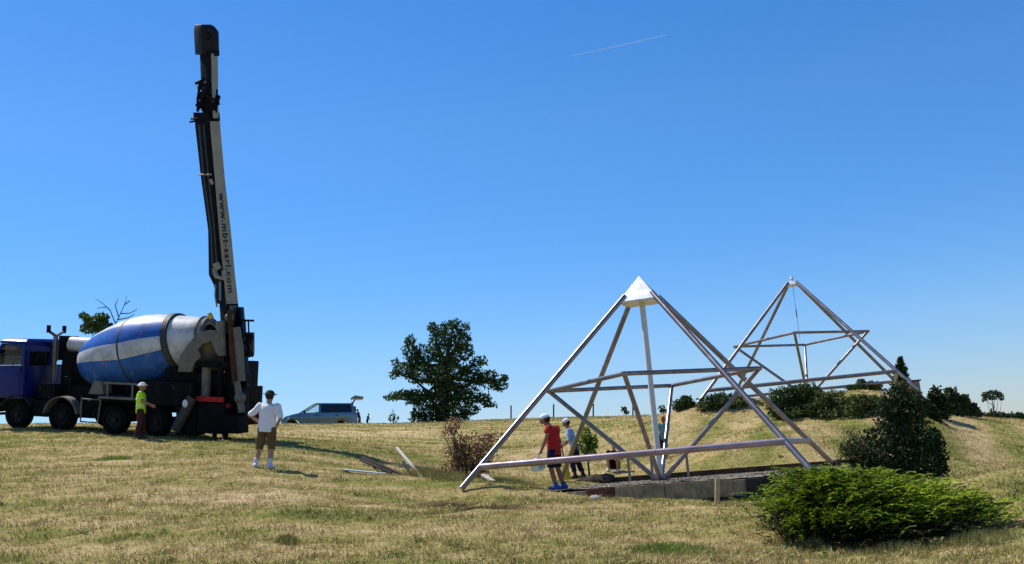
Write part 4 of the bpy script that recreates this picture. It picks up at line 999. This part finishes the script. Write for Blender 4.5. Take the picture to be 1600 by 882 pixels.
# dead brown shrub by the near frame's left foot
d = 21.0
b_ = on(728, 750, d); e = empty('dead_shrub', b_, 'dry brown leafed shrub behind the nearer frame\'s left foot', 'shrub')
bl = [(q - b_, r) for q, r in px_blobs([(707, 664, 15, 13), (700, 676, 12, 9), (718, 690, 12, 12), (745, 690, 26, 14), (768, 684, 18, 12), (712, 712, 20, 16), (738, 712, 26, 18), (760, 708, 18, 14), (705, 735, 20, 14), (735, 735, 26, 14), (756, 728, 14, 14)], d, .8)]
limbs('branches', (0, 0, 0), at(735, 690, d) - b_, bl, .03, MT['deadtwig'], e)
mb = MB()
for i in range(150):
    c_, r = random.choice(bl); q = Vector(c_) + Vector((random.gauss(0, .6) * r[0], random.gauss(0, .5) * r[1], random.gauss(0, .6) * r[2]))
    s_ = Vector((q.x * .35 + random.gauss(0, .1), q.y * .4, max(.02, q.z * .35))); mb.path([s_, s_.lerp(q, .6) + Vector((0, 0, -.03)), q], [.008, .006, .002], 4)
mb.build('twigs', MT['deadtwig'], e)
leaf_cloud('dry_leaves', bl, 2500, .032, MT['deadleaf'], e, shell=.25)
# rough uncut grass and weeds round it
def tuft(label, px, py, d, rx, h, n, lm='tuft', name='grass_tuft', cat='grass tuft', group='uncut grass tufts', w=.006):
    P = on(px, py, d)
    x = RNG.normal(0, rx * .5, n); y = RNG.normal(0, rx * .5, n); z = ground_np(P.x + x, P.y + y) - P.z
    hh = h * RNG.uniform(.4, 1.1, n) * np.exp(-(x * x + y * y) / (2 * rx * rx)); a = RNG.uniform(0, 6.283, n); l_ = RNG.uniform(.1, .6, n); b2 = RNG.uniform(0, 6.283, n)
    V = np.stack([np.c_[x - np.cos(a) * w, y - np.sin(a) * w, z - .02], np.c_[x + np.cos(a) * w, y + np.sin(a) * w, z - .02], np.c_[x + np.cos(b2) * hh * l_, y + np.sin(b2) * hh * l_, z + hh]], 1).reshape(-1, 3)
    o = raw_mesh(name, V, np.arange(3 * n).reshape(-1, 3), MT[lm], per=3); o.location = P
    return tag(o, label, cat, group)
tuft('tall yellowish uncut grass left of the dead shrub', 668, 744, 21.4, .5, .34, 1500)
tuft('rough uncut grass in front of the dead shrub', 708, 753, 20.4, .5, .22, 1300)
tuft('uncut weeds right of the near frame\'s left foot', 790, 748, 20.8, .7, .17, 1500)
tuft('green weed clump on the mown grass at lower left', 450, 855, 12.9, .14, .13, 1000, 'tuft')
tuft('fresh green grass clump among hay on the left', 180, 725, 23.0, .5, .10, 1400, 'sapling')
tuft('green tuft at the bottom edge right of centre', 1040, 862, 11.6, .5, .10, 1600, 'sapling')
tuft('grass growing into the left front edge of the bright juniper', 1255, 846, 11.9, .34, .15, 900)
tuft('grass growing into the middle front edge of the bright juniper', 1400, 868, 11.1, .4, .13, 1000)
tuft('grass growing into the right front edge of the bright juniper', 1535, 868, 10.9, .4, .15, 1000)
# green sapling by the blue shirted man
bush('bright green sapling standing inside the nearer frame', 921, 738, 25.2, [(916, 680, 8, 12), (924, 692, 10, 12), (914, 698, 9, 12), (922, 708, 10, 9)], 900, .045, 'sapling', 'sapling', None, 'sapling', .025)
bush('thin pale sapling on the skyline left of the big tree', 615, 663, 66, [(612, 653, 6, 6), (619, 655, 5, 6), (614, 646, 4, 5)], 120, .09, 'sapling2', 'sapling', None, 'sapling', .04)
for px, py, dd, r, lab in ((975, 640, 76, 5, 'tiny wispy shrub on the skyline inside the nearer frame'), (1033, 638, 74, 6, 'tiny wispy shrub on the skyline left of the mound bushes')):
    bush(lab, px, 652, dd, [(px, py, r, r * .8), (px + 4, py + 5, r * .8, r * .6)], 130, .10, 'farleaf', 'skyline_shrub', 'wispy shrubs on the skyline', 'shrub', .03)
# far right: wispy tree, hedge
d = 105
bush('thin wispy umbrella shaped tree on the right horizon', 1551, 655, d, [(1540, 617, 6, 4), (1550, 614, 8, 4), (1560, 617, 7, 4), (1538, 624, 4, 3), (1565, 622, 4, 4), (1552, 622, 8, 3)], 420, .16, 'farleaf', 'distant_tree', None, 'tree', .09)
hb_ = []
for i in range(16): hb_.append((1530 + i * 7, 655 + random.uniform(-2, 2) - (3 if 2 < i < 6 else 0), 8, 8))
bush('low distant hedge along the right horizon', 1570, 668, 110, hb_, 3200, .20, 'farleaf', 'distant_hedge', None, 'hedge', .05)
# heap of dug earth and roots under the sapling
P = on(932, 741, 25.0); mb = MB().ell((0, 0, 0), (.42, .34, .17), 16, 8).ell((-.3, .1, 0), (.25, .2, .13), 12, 6).ell((.25, -.05, .02), (.2, .2, .15), 12, 6)
for i in range(len(mb.v)): mb.v[i] += Vector((random.gauss(0, .012), random.gauss(0, .012), random.gauss(0, .012)))
o = mb.build('earth_heap', MT['kerb'], smooth=0); o.location = P; tag(o, 'small dark heap of earth at the foot of the sapling', 'earth heap')
# grey pillar and pale panels on the mound
P = on(1434, 645, 31.5); kk = 31.5 / F
e = empty('grey_post', P, 'thick dark grey post standing at the right edge of the mound', 'post')
MB().box((-.16, -.12, -.15), (.16, .12, .92)).build('shaft', MT['board'], e, bevel=.02); MB().box((-.20, -.16, .92), (.20, .16, .97)).build('post_cap', MT['iron'], e, bevel=.01)
P = on(1411, 628, 33.5)
e = empty('pale_fence', P, 'short pale picket fence left of the grey post', 'fence')
for i in range(7): MB().box((-.42 + i * .13, -.015, -.1), (-.34 + i * .13, .015, .44 + .03 * (i % 2))).build('picket', MT['palewood'], e)
for z in (.12, .34): MB().box((-.46, .016, z), (.5, .045, z + .06)).build('rail', MT['palewood'], e)
# fence posts on the skyline
for px, yt, yb, dd, lab in ((798.5, 634, 658, 70, 'leftmost thin fence post on the skyline, right of the big tree'), (865, 632, 657, 70, 'thin fence post on the skyline just behind the red shirted man\'s head'),
                        (927, 631, 655, 69, 'thin fence post on the skyline by the slanting back leg'), (989, 633, 654, 67, 'thin fence post on the skyline inside the nearer frame'), (1581, 643, 662, 60, 'thin fence post before the distant hedge at far right')):
    b_ = at(px, yb + 3, dd); b_.z = min(b_.z, gz(b_.x, b_.y) - .1)
    mb = MB().path([b_, at(px, yt, dd)], .05, 8); tag(mb.build('fence_post', MT['oldwood']), lab, 'fence post', 'fence posts on the skyline')
# timber and scraps in the grass
for a, b, dd, db, w, mt, lab in (((565, 712), (626, 747), 25.4, 21.8, .055, 'oldwood', 'upper of two dark sticks lying beside the leaning plank'), ((563, 722), (612, 745), 24.6, 22.2, .05, 'oldwood', 'lower thinner of two dark sticks lying beside the leaning plank'),):
    p0, p1 = on(a[0], a[1], dd), on(b[0], b[1], db)
    tag(MB().bar(p0 + Vector((0, 0, .10)), p1 + Vector((0, 0, .05)), w, w).build('timber_stick', MT[mt], bevel=.008), lab, 'stick', 'dark sticks in the grass')
for a, b, dd, db, w, mt, lab in (((620, 700), (660, 752), 23.2, 21.0, .06, 'palewood', 'pale plank propped up beside the dark sticks'), ((630, 722), (645, 750), 22.4, 21.3, .06, 'oldwood', 'short dark plank leaning under the pale plank')):
    p0, p1 = at(a[0], a[1], dd), on(b[0], b[1], db)
    tag(MB().bar(p0, p1, w, .045).build('plank', MT[mt], bevel=.006), lab, 'plank')
p0, p1 = on(537, 743, 22.3), on(603, 747, 22.0)
tag(MB().bar(p0 + Vector((0, 0, .04)), p1 + Vector((0, 0, .04)), .16, .03).build('board', MT['sheet'], bevel=.006), 'pale flat board lying on the grass left of the sticks', 'board')
p0, p1 = at(755, 742, 20.4), on(771, 757, 19.9)
tag(MB().bar(p0, p1 + Vector((0, 0, .02)), .10, .04).build('plank', MT['palewood'], bevel=.006), 'short pale plank end beside the nearer frame\'s left foot', 'plank')
for px, py, dd, r, lab in ((791, 751, 20.6, .055, 'pale stone in the weeds left of the red shirted man'), (929, 772, 17.4, .07, 'pale stone lying against the rusty edge plate')):
    o = MB().ell((0, 0, .02), (r * 1.2, r, r * .8), 8, 5); [v.__iadd__(Vector((random.gauss(0, .006), random.gauss(0, .006), random.gauss(0, .006)))) for v in o.v]
    o = o.build('stone', MT['stone'], smooth=0); o.location = on(px, py, dd); tag(o, lab, 'stone', 'pale stones')
# mounds of raked hay
for px, py, dd, rx, lab in ((760, 792, 15.8, .75, 'long brown windrow of raked hay in front of the foundation'), (700, 776, 17.0, .4, 'small brown hay heap left of the long windrow')):
    P = on(px, py, dd); n = 1500
    x = RNG.normal(0, rx * .5, n); y = RNG.normal(0, .09, n) - x * .25; z = ground_np(P.x + x, P.y + y) - P.z + np.abs(RNG.normal(0, .028, n))
    a = RNG.normal(0, .9, n); L = RNG.uniform(.05, .16, n); w = .005
    dx, dy, dz = np.cos(a) * L, np.sin(a) * L, RNG.normal(0, .03, n)
    V = np.stack([np.c_[x, y, z], np.c_[x + w, y + w * 2, z], np.c_[x + dx, y + dy, z + dz]], 1).reshape(-1, 3)
    o = raw_mesh('hay_heap', V, np.arange(3 * n).reshape(-1, 3), MT['deadtwig'], per=3); o.location = P; tag(o, lab, 'hay')

# ------------------------------------------------------------------ people
def remeshed(name, mb, voxel, material, parent=None, smooth_it=4, folds=0):
    me = bpy.data.meshes.new(name); me.from_pydata([tuple(v) for v in mb.v], [], mb.f)
    b = bmesh.new(); b.from_mesh(me); bmesh.ops.recalc_face_normals(b, faces=b.faces); b.to_mesh(me); b.free()
    o = bpy.data.objects.new(name, me); COL.objects.link(o)
    r = o.modifiers.new('r', 'REMESH'); r.mode = 'VOXEL'; r.voxel_size = voxel; r.use_smooth_shade = True
    s_ = o.modifiers.new('s', 'SMOOTH'); s_.factor = .5; s_.iterations = smooth_it
    if folds:
        tx = bpy.data.textures.new('folds', 'CLOUDS'); tx.noise_scale = .13; tx.noise_depth = 2
        dm = o.modifiers.new('d', 'DISPLACE'); dm.texture = tx; dm.strength = folds; dm.mid_level = .5
    bpy.context.view_layer.update()
    dg = bpy.context.evaluated_depsgraph_get(); nm = bpy.data.meshes.new_from_object(o.evaluated_get(dg))
    o.modifiers.clear(); old = o.data; o.data = nm; bpy.data.meshes.remove(old); nm.name = name
    nm.materials.clear(); nm.materials.append(material)
    nm.polygons.foreach_set('use_smooth', np.ones(len(nm.polygons), bool))
    if parent: o.parent = parent
    return o
def limb(mb, pts, rad, n=12):
    mb.path(pts, rad, n)
    for p, r in zip(pts, rad): mb.ell(p, r, n, 8)
def trunk(mb, secs, n=16):
    """secs = [(centre xyz, half width, half depth)]"""
    mb.loft([[Vector(c_) + Vector((w * math.cos(a), dpt * math.sin(a), 0)) for a in [2 * math.pi * i / n for i in range(n)]] for c_, w, dpt in secs])

def person(label, foot, top, yaw, pose, wear, skin='skin', voxel=.013, tall=1.80, group=None, bulk=1.0):
    """foot, top: world points under the feet and at the crown; yaw: heading in degrees (0 = away from the viewer, 90 = left)"""
    upv = (top - foot); h = upv.length; k = h / tall; upv.normalize()
    f0 = Vector((-math.sin(math.radians(yaw)), math.cos(math.radians(yaw)), 0)); r_ = f0.cross(upv).normalized(); f_ = upv.cross(r_)
    M_ = frame(r_ * k * bulk, f_ * k * bulk, upv * k, foot)
    V = lambda q: M_ @ Vector(q) - foot
    e = None
    o_ = pose.get('lean', 0.0); hip = pose.get('hip', (0, 0, .93)); hx, hy, hz = hip
    ch = pose.get('chest', (hx, hy + o_ * .45, hz + .40)); nk = pose.get('neck', (ch[0], ch[1] + o_ * .15, ch[2] + .19)); hd = pose.get('head', (nk[0], nk[1] + .03 + o_ * .12, nk[2] + .15))
    hturn = math.radians(pose.get('turn', 0))
    legs = pose.get('legs') or [((-.10, .03, .50), (-.11, -.02, .08), 0), ((.10, .03, .50), (.11, -.02, .08), 0)]
    arms = pose['arms']; sc_ = lambda m_: None
    def local(mb):      # local -> offset coordinates
        q = MB(); q.v = [V(v) for v in mb.v]; q.f = mb.f; q.mi = mb.mi; return q
    def hfr(p): return Vector((hd[0] + p[0] * math.cos(hturn) - p[1] * math.sin(hturn), hd[1] + p[0] * math.sin(hturn) + p[1] * math.cos(hturn), hd[2] + p[2]))
    B = MB()
    hips = [Vector((hx + s_ * .095, hy, hz - .03)) for s_ in (-1, 1)]
    sh = [Vector((ch[0] + s_ * .185, ch[1], ch[2] + .10)) for s_ in (-1, 1)]
    trunk(B, [((hx, hy, hz - .10), .14, .10), ((hx, hy, hz), .168, .115), ((hx, hy + (ch[1] - hy) * .4, hz + .15), .15, .105), ((ch[0], ch[1], ch[2] - .06), .168, .115), ((ch[0], ch[1], ch[2] + .07), .17, .10), ((nk[0], nk[1], nk[2] - .03), .075, .06)])
    limb(B, [Vector(nk) - Vector((0, 0, .04)), Vector(hd) - Vector((0, 0, .06))], [.06, .055])
    B.ell(hd, (.078, .098, .118), 16, 12)
    H_ = MB()
    for s_ in (-1, 1): H_.ell(hfr((s_ * .08, -.005, -.01)), (.015, .025, .035), 8, 6)
    H_.ell(hfr((0, .098, -.02)), (.016, .026, .026), 8, 6); H_.ell(hfr((0, .075, -.075)), (.045, .03, .035), 10, 6); H_.ell(hfr((0, .092, -.062)), (.026, .012, .008), 8, 5)
    B.v += H_.v and []  ; o0 = len(B.v); B.v += H_.v; B.f += [[i + o0 for i in f] for f in H_.f]; B.mi += H_.mi
    for (kn, an, toe), hp in zip(legs, hips):
        kn, an = Vector(kn), Vector(an)
        limb(B, [hp, hp.lerp(kn, .5), kn, kn.lerp(an, .35), an], [.088, .074, .055, .056, .040])
        td = Vector((math.sin(math.radians(toe)), math.cos(math.radians(toe)), 0)); limb(B, [an - Vector((0, 0, .035)) - td * .04, an - Vector((0, 0, .045)) + td * .13], [.042, .034])
    for (el, wr), s_, sd in zip(arms, sh, (-1, 1)):
        el, wr = Vector(el), Vector(wr)
        limb(B, [s_, s_.lerp(el, .5), el, el.lerp(wr, .4), wr], [.056, .047, .041, .040, .028])
        fd = (wr - el).normalized(); ax = fd.cross(Vector((0, 1, .2))).normalized(); nn = ax.cross(fd)
        limb(B, [wr, wr + fd * .085], [.030, .034], 10)
        for j, (off, ln) in enumerate(((-.030, .068), (-.010, .080), (.010, .075), (.029, .058))):
            q0 = wr + fd * .085 + ax * off; limb(B, [q0, q0 + fd * ln * .55 + nn * .010, q0 + fd * ln * .85 + nn * .032], [.0105, .010, .008], 7)
        q0 = wr + fd * .03 + ax * (-.03 * sd); limb(B, [q0, q0 + fd * .035 - ax * .035 * sd, q0 + fd * .065 - ax * .04 * sd], [.013, .012, .009], 7)
    body = remeshed('person', local(B), voxel * k, MT[skin]); body.location = foot; tag(body, label, 'person', group)
    # eyes
    E_ = MB()
    for s_ in (-1, 1): E_.ell(hfr((s_ * .031, .090, .012)), (.012, .008, .008), 8, 5)
    q = local(E_); q.build('eyes', MT['eye'], body)
    def cloth(name, mt, mb): return remeshed(name, local(mb), voxel * k, MT[mt], body, 3, .045 * k if name in ('shirt', 'trousers', 'shorts') else 0)
    g = .018
    if 'shirt' in wear:
        mt, sl, low_ = wear['shirt']          # material, sleeve fraction of the upper arm (or beyond), hem height below hip
        m_ = MB()
        trunk(m_, [((hx, hy, hz - low_), .185, .135), ((hx, hy, hz), .187, .137), ((hx, hy + (ch[1] - hy) * .4, hz + .15), .178, .132), ((ch[0], ch[1], ch[2] - .06), .188, .136), ((ch[0], ch[1], ch[2] + .09), .185, .118), ((nk[0], nk[1], nk[2] - .035), .085, .075)])
        if sl > 0:
            for (el, wr), s_ in zip(arms, sh):
                el, wr = Vector(el), Vector(wr)
                if sl <= 1: limb(m_, [s_, s_.lerp(el, sl * .5), s_.lerp(el, sl)], [.078, .072, .068])
                else: limb(m_, [s_, s_.lerp(el, .5), el, el.lerp(wr, sl - 1)], [.078, .068, .060, .050])
        cloth('shirt', mt, m_)
    if 'trousers' in wear:
        mt, fr = wear['trousers']             # 1 = to the knee, 2 = to the ankle
        m_ = MB(); trunk(m_, [((hx, hy, hz - .12), .165, .125), ((hx, hy, hz), .182, .13), ((hx, hy, hz + .08), .172, .124)])
        for (kn, an, toe), hp in zip(legs, hips):
            kn, an = Vector(kn), Vector(an)
            if fr <= 1: m_.path([hp, hp.lerp(kn, fr * .5), hp.lerp(kn, fr)], [.106, .098, .092], 14); m_.ell(hp, .105)
            else:
                e2 = kn.lerp(an, fr - 1); m_.path([hp, hp.lerp(kn, .5), kn, kn.lerp(e2, .5), e2], [.106, .096, .082, .078, .076], 14); m_.ell(hp, .105)
        cloth('shorts' if fr < 1.6 else 'trousers', mt, m_)
    if 'shoes' in wear:
        for (kn, an, toe) in legs:
            an = Vector(an); td = Vector((math.sin(math.radians(toe)), math.cos(math.radians(toe)), 0)); m_ = MB()
            limb(m_, [an - Vector((0, 0, .025)) - td * .045, an - Vector((0, 0, .035)) + td * .06, an - Vector((0, 0, .042)) + td * .14], [.055, .054, .042]); limb(m_, [an, an + Vector((0, 0, wear.get('sock', .06)))], [.052, .050])
            cloth('shoe', wear['shoes'], m_)
    if 'hair' in wear:
        m_ = MB(); m_.ell(hfr((0, -.026, .012)), (.087, .098, .115), 16, 10)
        if wear.get('long'): m_.ell(hfr((0, -.06, -.06)), (.085, .05, .12), 14, 8)
        cloth('hair', wear['hair'], m_)
    if 'hat' in wear:
        mt, kind = wear['hat']; m_ = MB()
        m_.ell(hfr((0, -.005, .05)), (.094, .112, .09), 18, 10)
        if kind == 'cap': m_.loft([[hfr((x, y, .045 + z)) for x, y in ((-.07, .06), (-.06, .15), (0, .19), (.06, .15), (.07, .06), (0, .05))] for z in (0, .014)])
        else: m_.loft([[hfr((.155 * math.cos(a), .165 * math.sin(a), .03 + z)) for a in [i * math.pi / 9 for i in range(18)]] for z in (0, .014)])
        cloth('hat' if kind != 'cap' else 'cap', mt, m_)
    if 'band' in wear:
        m_ = MB()
        for z in (.10, .30):
            t = z / .40; trunk(m_, [((hx, hy + (ch[1] - hy) * t, hz + z), .193, .143), ((hx, hy + (ch[1] - hy) * t, hz + z + .045), .193, .143)], 20)
        local(m_).build('reflective_band', MT['silver'], body)
    return body, V

# white shirted onlooker, seen from behind, hands on his hips
person('person in white shirt, brown shorts and dark hat seen from behind with hands on hips', on(412, 733, 21.6), at(422, 606, 21.6), -8,
       dict(arms=[((-.35, -.09, 1.20), (-.17, .06, 1.03)), ((.30, -.05, 1.17), (.17, .10, 1.00))], legs=[((-.13, .03, .50), (-.17, -.01, .08), -12), ((.12, .03, .50), (.14, -.05, .08), 14)]),
       dict(shirt=('white', .85, .10), trousers=('brown', 1.16), shoes='shoe', hat=('olive', 'brim'), hair='hair', sock=.12), tall=1.86, voxel=.012, bulk=1.14)
# red shirt
rb, RV = person('person in red shirt, navy shorts and white cap carrying a bag on the gravel', Vector((at(871, 765, 19.2).x, 19.2, SZ + .02)), at(860, 641, 19.2), 62,
       dict(neck=(0, .05, 1.51), head=(0, .15, 1.655), chest=(0, -.01, 1.33), arms=[((-.25, .03, 1.20), (-.26, .14, .96)), ((.24, .02, 1.19), (.22, .17, .95))], legs=[((-.10, .05, .50), (-.10, -.02, .08), 0), ((.10, .0, .50), (.10, -.10, .08), 0)], turn=5),
       dict(shirt=('redcotton', .35, .12), trousers=('navy', .95), shoes='blueshoe', hat=('white', 'cap'), hair='hair'), skin='tan', tall=1.86, voxel=.012, bulk=1.16)
# bag in his hand
hnd = rb.location + RV((-.26, .20, .84))
mb = MB(); bp_ = hnd - Vector((.06, 0, .18))
mb.loft([[bp_ + Vector((w * math.cos(a) + .01 * math.sin(5 * a), dpt * math.sin(a), z)) for a in [i * math.pi / 8 for i in range(16)]] for w, dpt, z in ((.09, .05, -.13), (.13, .07, -.08), (.14, .075, .02), (.10, .05, .08), (.03, .02, .12))], 0)
bg_ = mb.build('carrier_bag', MT['bagwhite']); tag(bg_, 'white and pale blue bag hanging from the red shirted person\'s hand', 'bag')
MB().box(tuple(bp_ + Vector((.02, -.09, -.09))), tuple(bp_ + Vector((.15, .085, .05)))).build('blue_panel', MT['bagblue'], bg_, bevel=.03)
MB().path([bp_ + Vector((-.02, 0, .10)), hnd + Vector((0, 0, .02)), bp_ + Vector((.03, 0, .10))], .012, 6).build('bag_handle', MT['bagwhite'], bg_)
# blue shirt
bb, BV = person('person in pale blue shirt and white cap working beside the sapling', on(903, 743, 25.6), at(893, 650, 25.6), 78,
       dict(lean=.22, arms=[((-.26, .10, 1.17), (-.12, .34, 1.05)), ((.26, .12, 1.16), (.12, .36, 1.00))], legs=[((-.12, .10, .50), (-.12, .06, .08), 0), ((.12, -.02, .50), (.12, -.14, .08), 0)]),
       dict(shirt=('lightblue', 1.1, .10), trousers=('navy', 1.7), shoes='boot', hat=('white', 'cap'), hair='hair', sock=.18), skin='tan', tall=1.86)
# his tool: shaft and yellow blade
h0 = bb.location + BV((0, .40, .98)); h1 = on(886, 741, 25.3)
e = empty('digging_tool', h1, 'long handled yellow digging tool in the blue shirted person\'s hands', 'tool')
MB().tube((h0 - h1) * 1.25, (h0 - h1) * .3, .017, n=8).build('shaft', MT['oldwood'], e)
q = (h0 - h1).normalized(); MB().bar(q * .52, q * -.02, .17, .03, upv=(0, 1, 0)).build('blade', MT['yellow'], e, bevel=.01)
# crouching person
person('person in dark top crouching on the grass inside the nearer frame', on(959, 741, 27.0), on(959, 741, 27.0) + (at(961, 695, 27) - at(959, 741, 27)).normalized() * 1.5, 165,
       dict(hip=(0, -.12, .22), chest=(0, .06, .55), neck=(0, .12, .74), head=(0, .17, .87), arms=[((-.28, .16, .45), (-.16, .36, .42)), ((.28, .16, .45), (.16, .36, .42))], legs=[((-.17, .30, .50), (-.15, .12, .08), -10), ((.17, .30, .50), (.15, .12, .08), 10)]),
       dict(shirt=('blackcotton', .9, .04), trousers=('blackcotton', 1.1), shoes='shoe', hair='redhair'), tall=1.86)
# child
person('red haired child in teal clothes standing beyond the pale centre post', on(1037, 717, 28.0), at(1036, 650, 28.0), 10,
       dict(arms=[((-.27, .0, 1.2), (-.27, .08, .95)), ((.26, .06, 1.2), (.20, .22, 1.05))]), dict(shirt=('teal', .6, .12), trousers=('maroon', 1.9), shoes='boot', hair='redhair', long=1), tall=1.80, voxel=.015)
# yellow vest
person('person in yellow high visibility vest and white helmet beside the truck', on(219, 687, 29.2), at(221, 595, 29.2), -75,
       dict(arms=[((-.25, .06, 1.19), (-.22, .26, 1.06)), ((.25, .06, 1.18), (.22, .28, 1.08))], legs=[((-.10, .06, .50), (-.10, .04, .08), 0), ((.10, .0, .50), (.10, -.10, .08), 0)]),
       dict(shirt=('hiviz', .5, .12), trousers=('maroon', 1.85), shoes='boot', hat=('white', 'brim'), band=1), skin='tan', tall=1.86, bulk=1.1)
# three people behind the minivan
for px, py, yt, dd, yaw, lab, sh in ((554, 668, 628, 62.4, 60, 'dark dressed person leaning under the raised tailgate', 'blackcotton'), (562, 668, 639, 64.0, 80, 'person in dark purple top just behind the minivan', 'navy'), (574, 670, 646, 68, -60, 'smallest dark figure on the skyline, rightmost behind the minivan', 'blackcotton')):
    b_ = at(px, py, dd); person(lab, b_, b_ + (at(px - .5, yt, dd) - b_), yaw, dict(lean=.25, arms=[((-.25, .1, 1.2), (-.2, .3, 1.05)), ((.25, .1, 1.2), (.2, .3, 1.05))], legs=[((-.10, .08, .50), (-.12, .10, .08), 0), ((.10, .0, .50), (.12, -.16, .08), 0)]),
           dict(shirt=(sh, 1.5, .1), trousers=('navy' if sh != 'navy' else 'palecloth' if 'palecloth' in MT else 'brown', 1.8), shoes='boot', hair='hair'), voxel=.03, tall=1.80)

# ------------------------------------------------------------------ contrail
pts = [at(1042, 54.5, 5000), at(1010, 62, 5000), at(960, 73.5, 5000), at(910, 84, 5000), at(878, 91, 5000)]
tag(MB().path(pts, [2.2, 3.4, 3.2, 2.4, .3], 10).build('contrail', MT['vapour']), 'thin white aircraft vapour trail high in the blue sky', 'contrail')
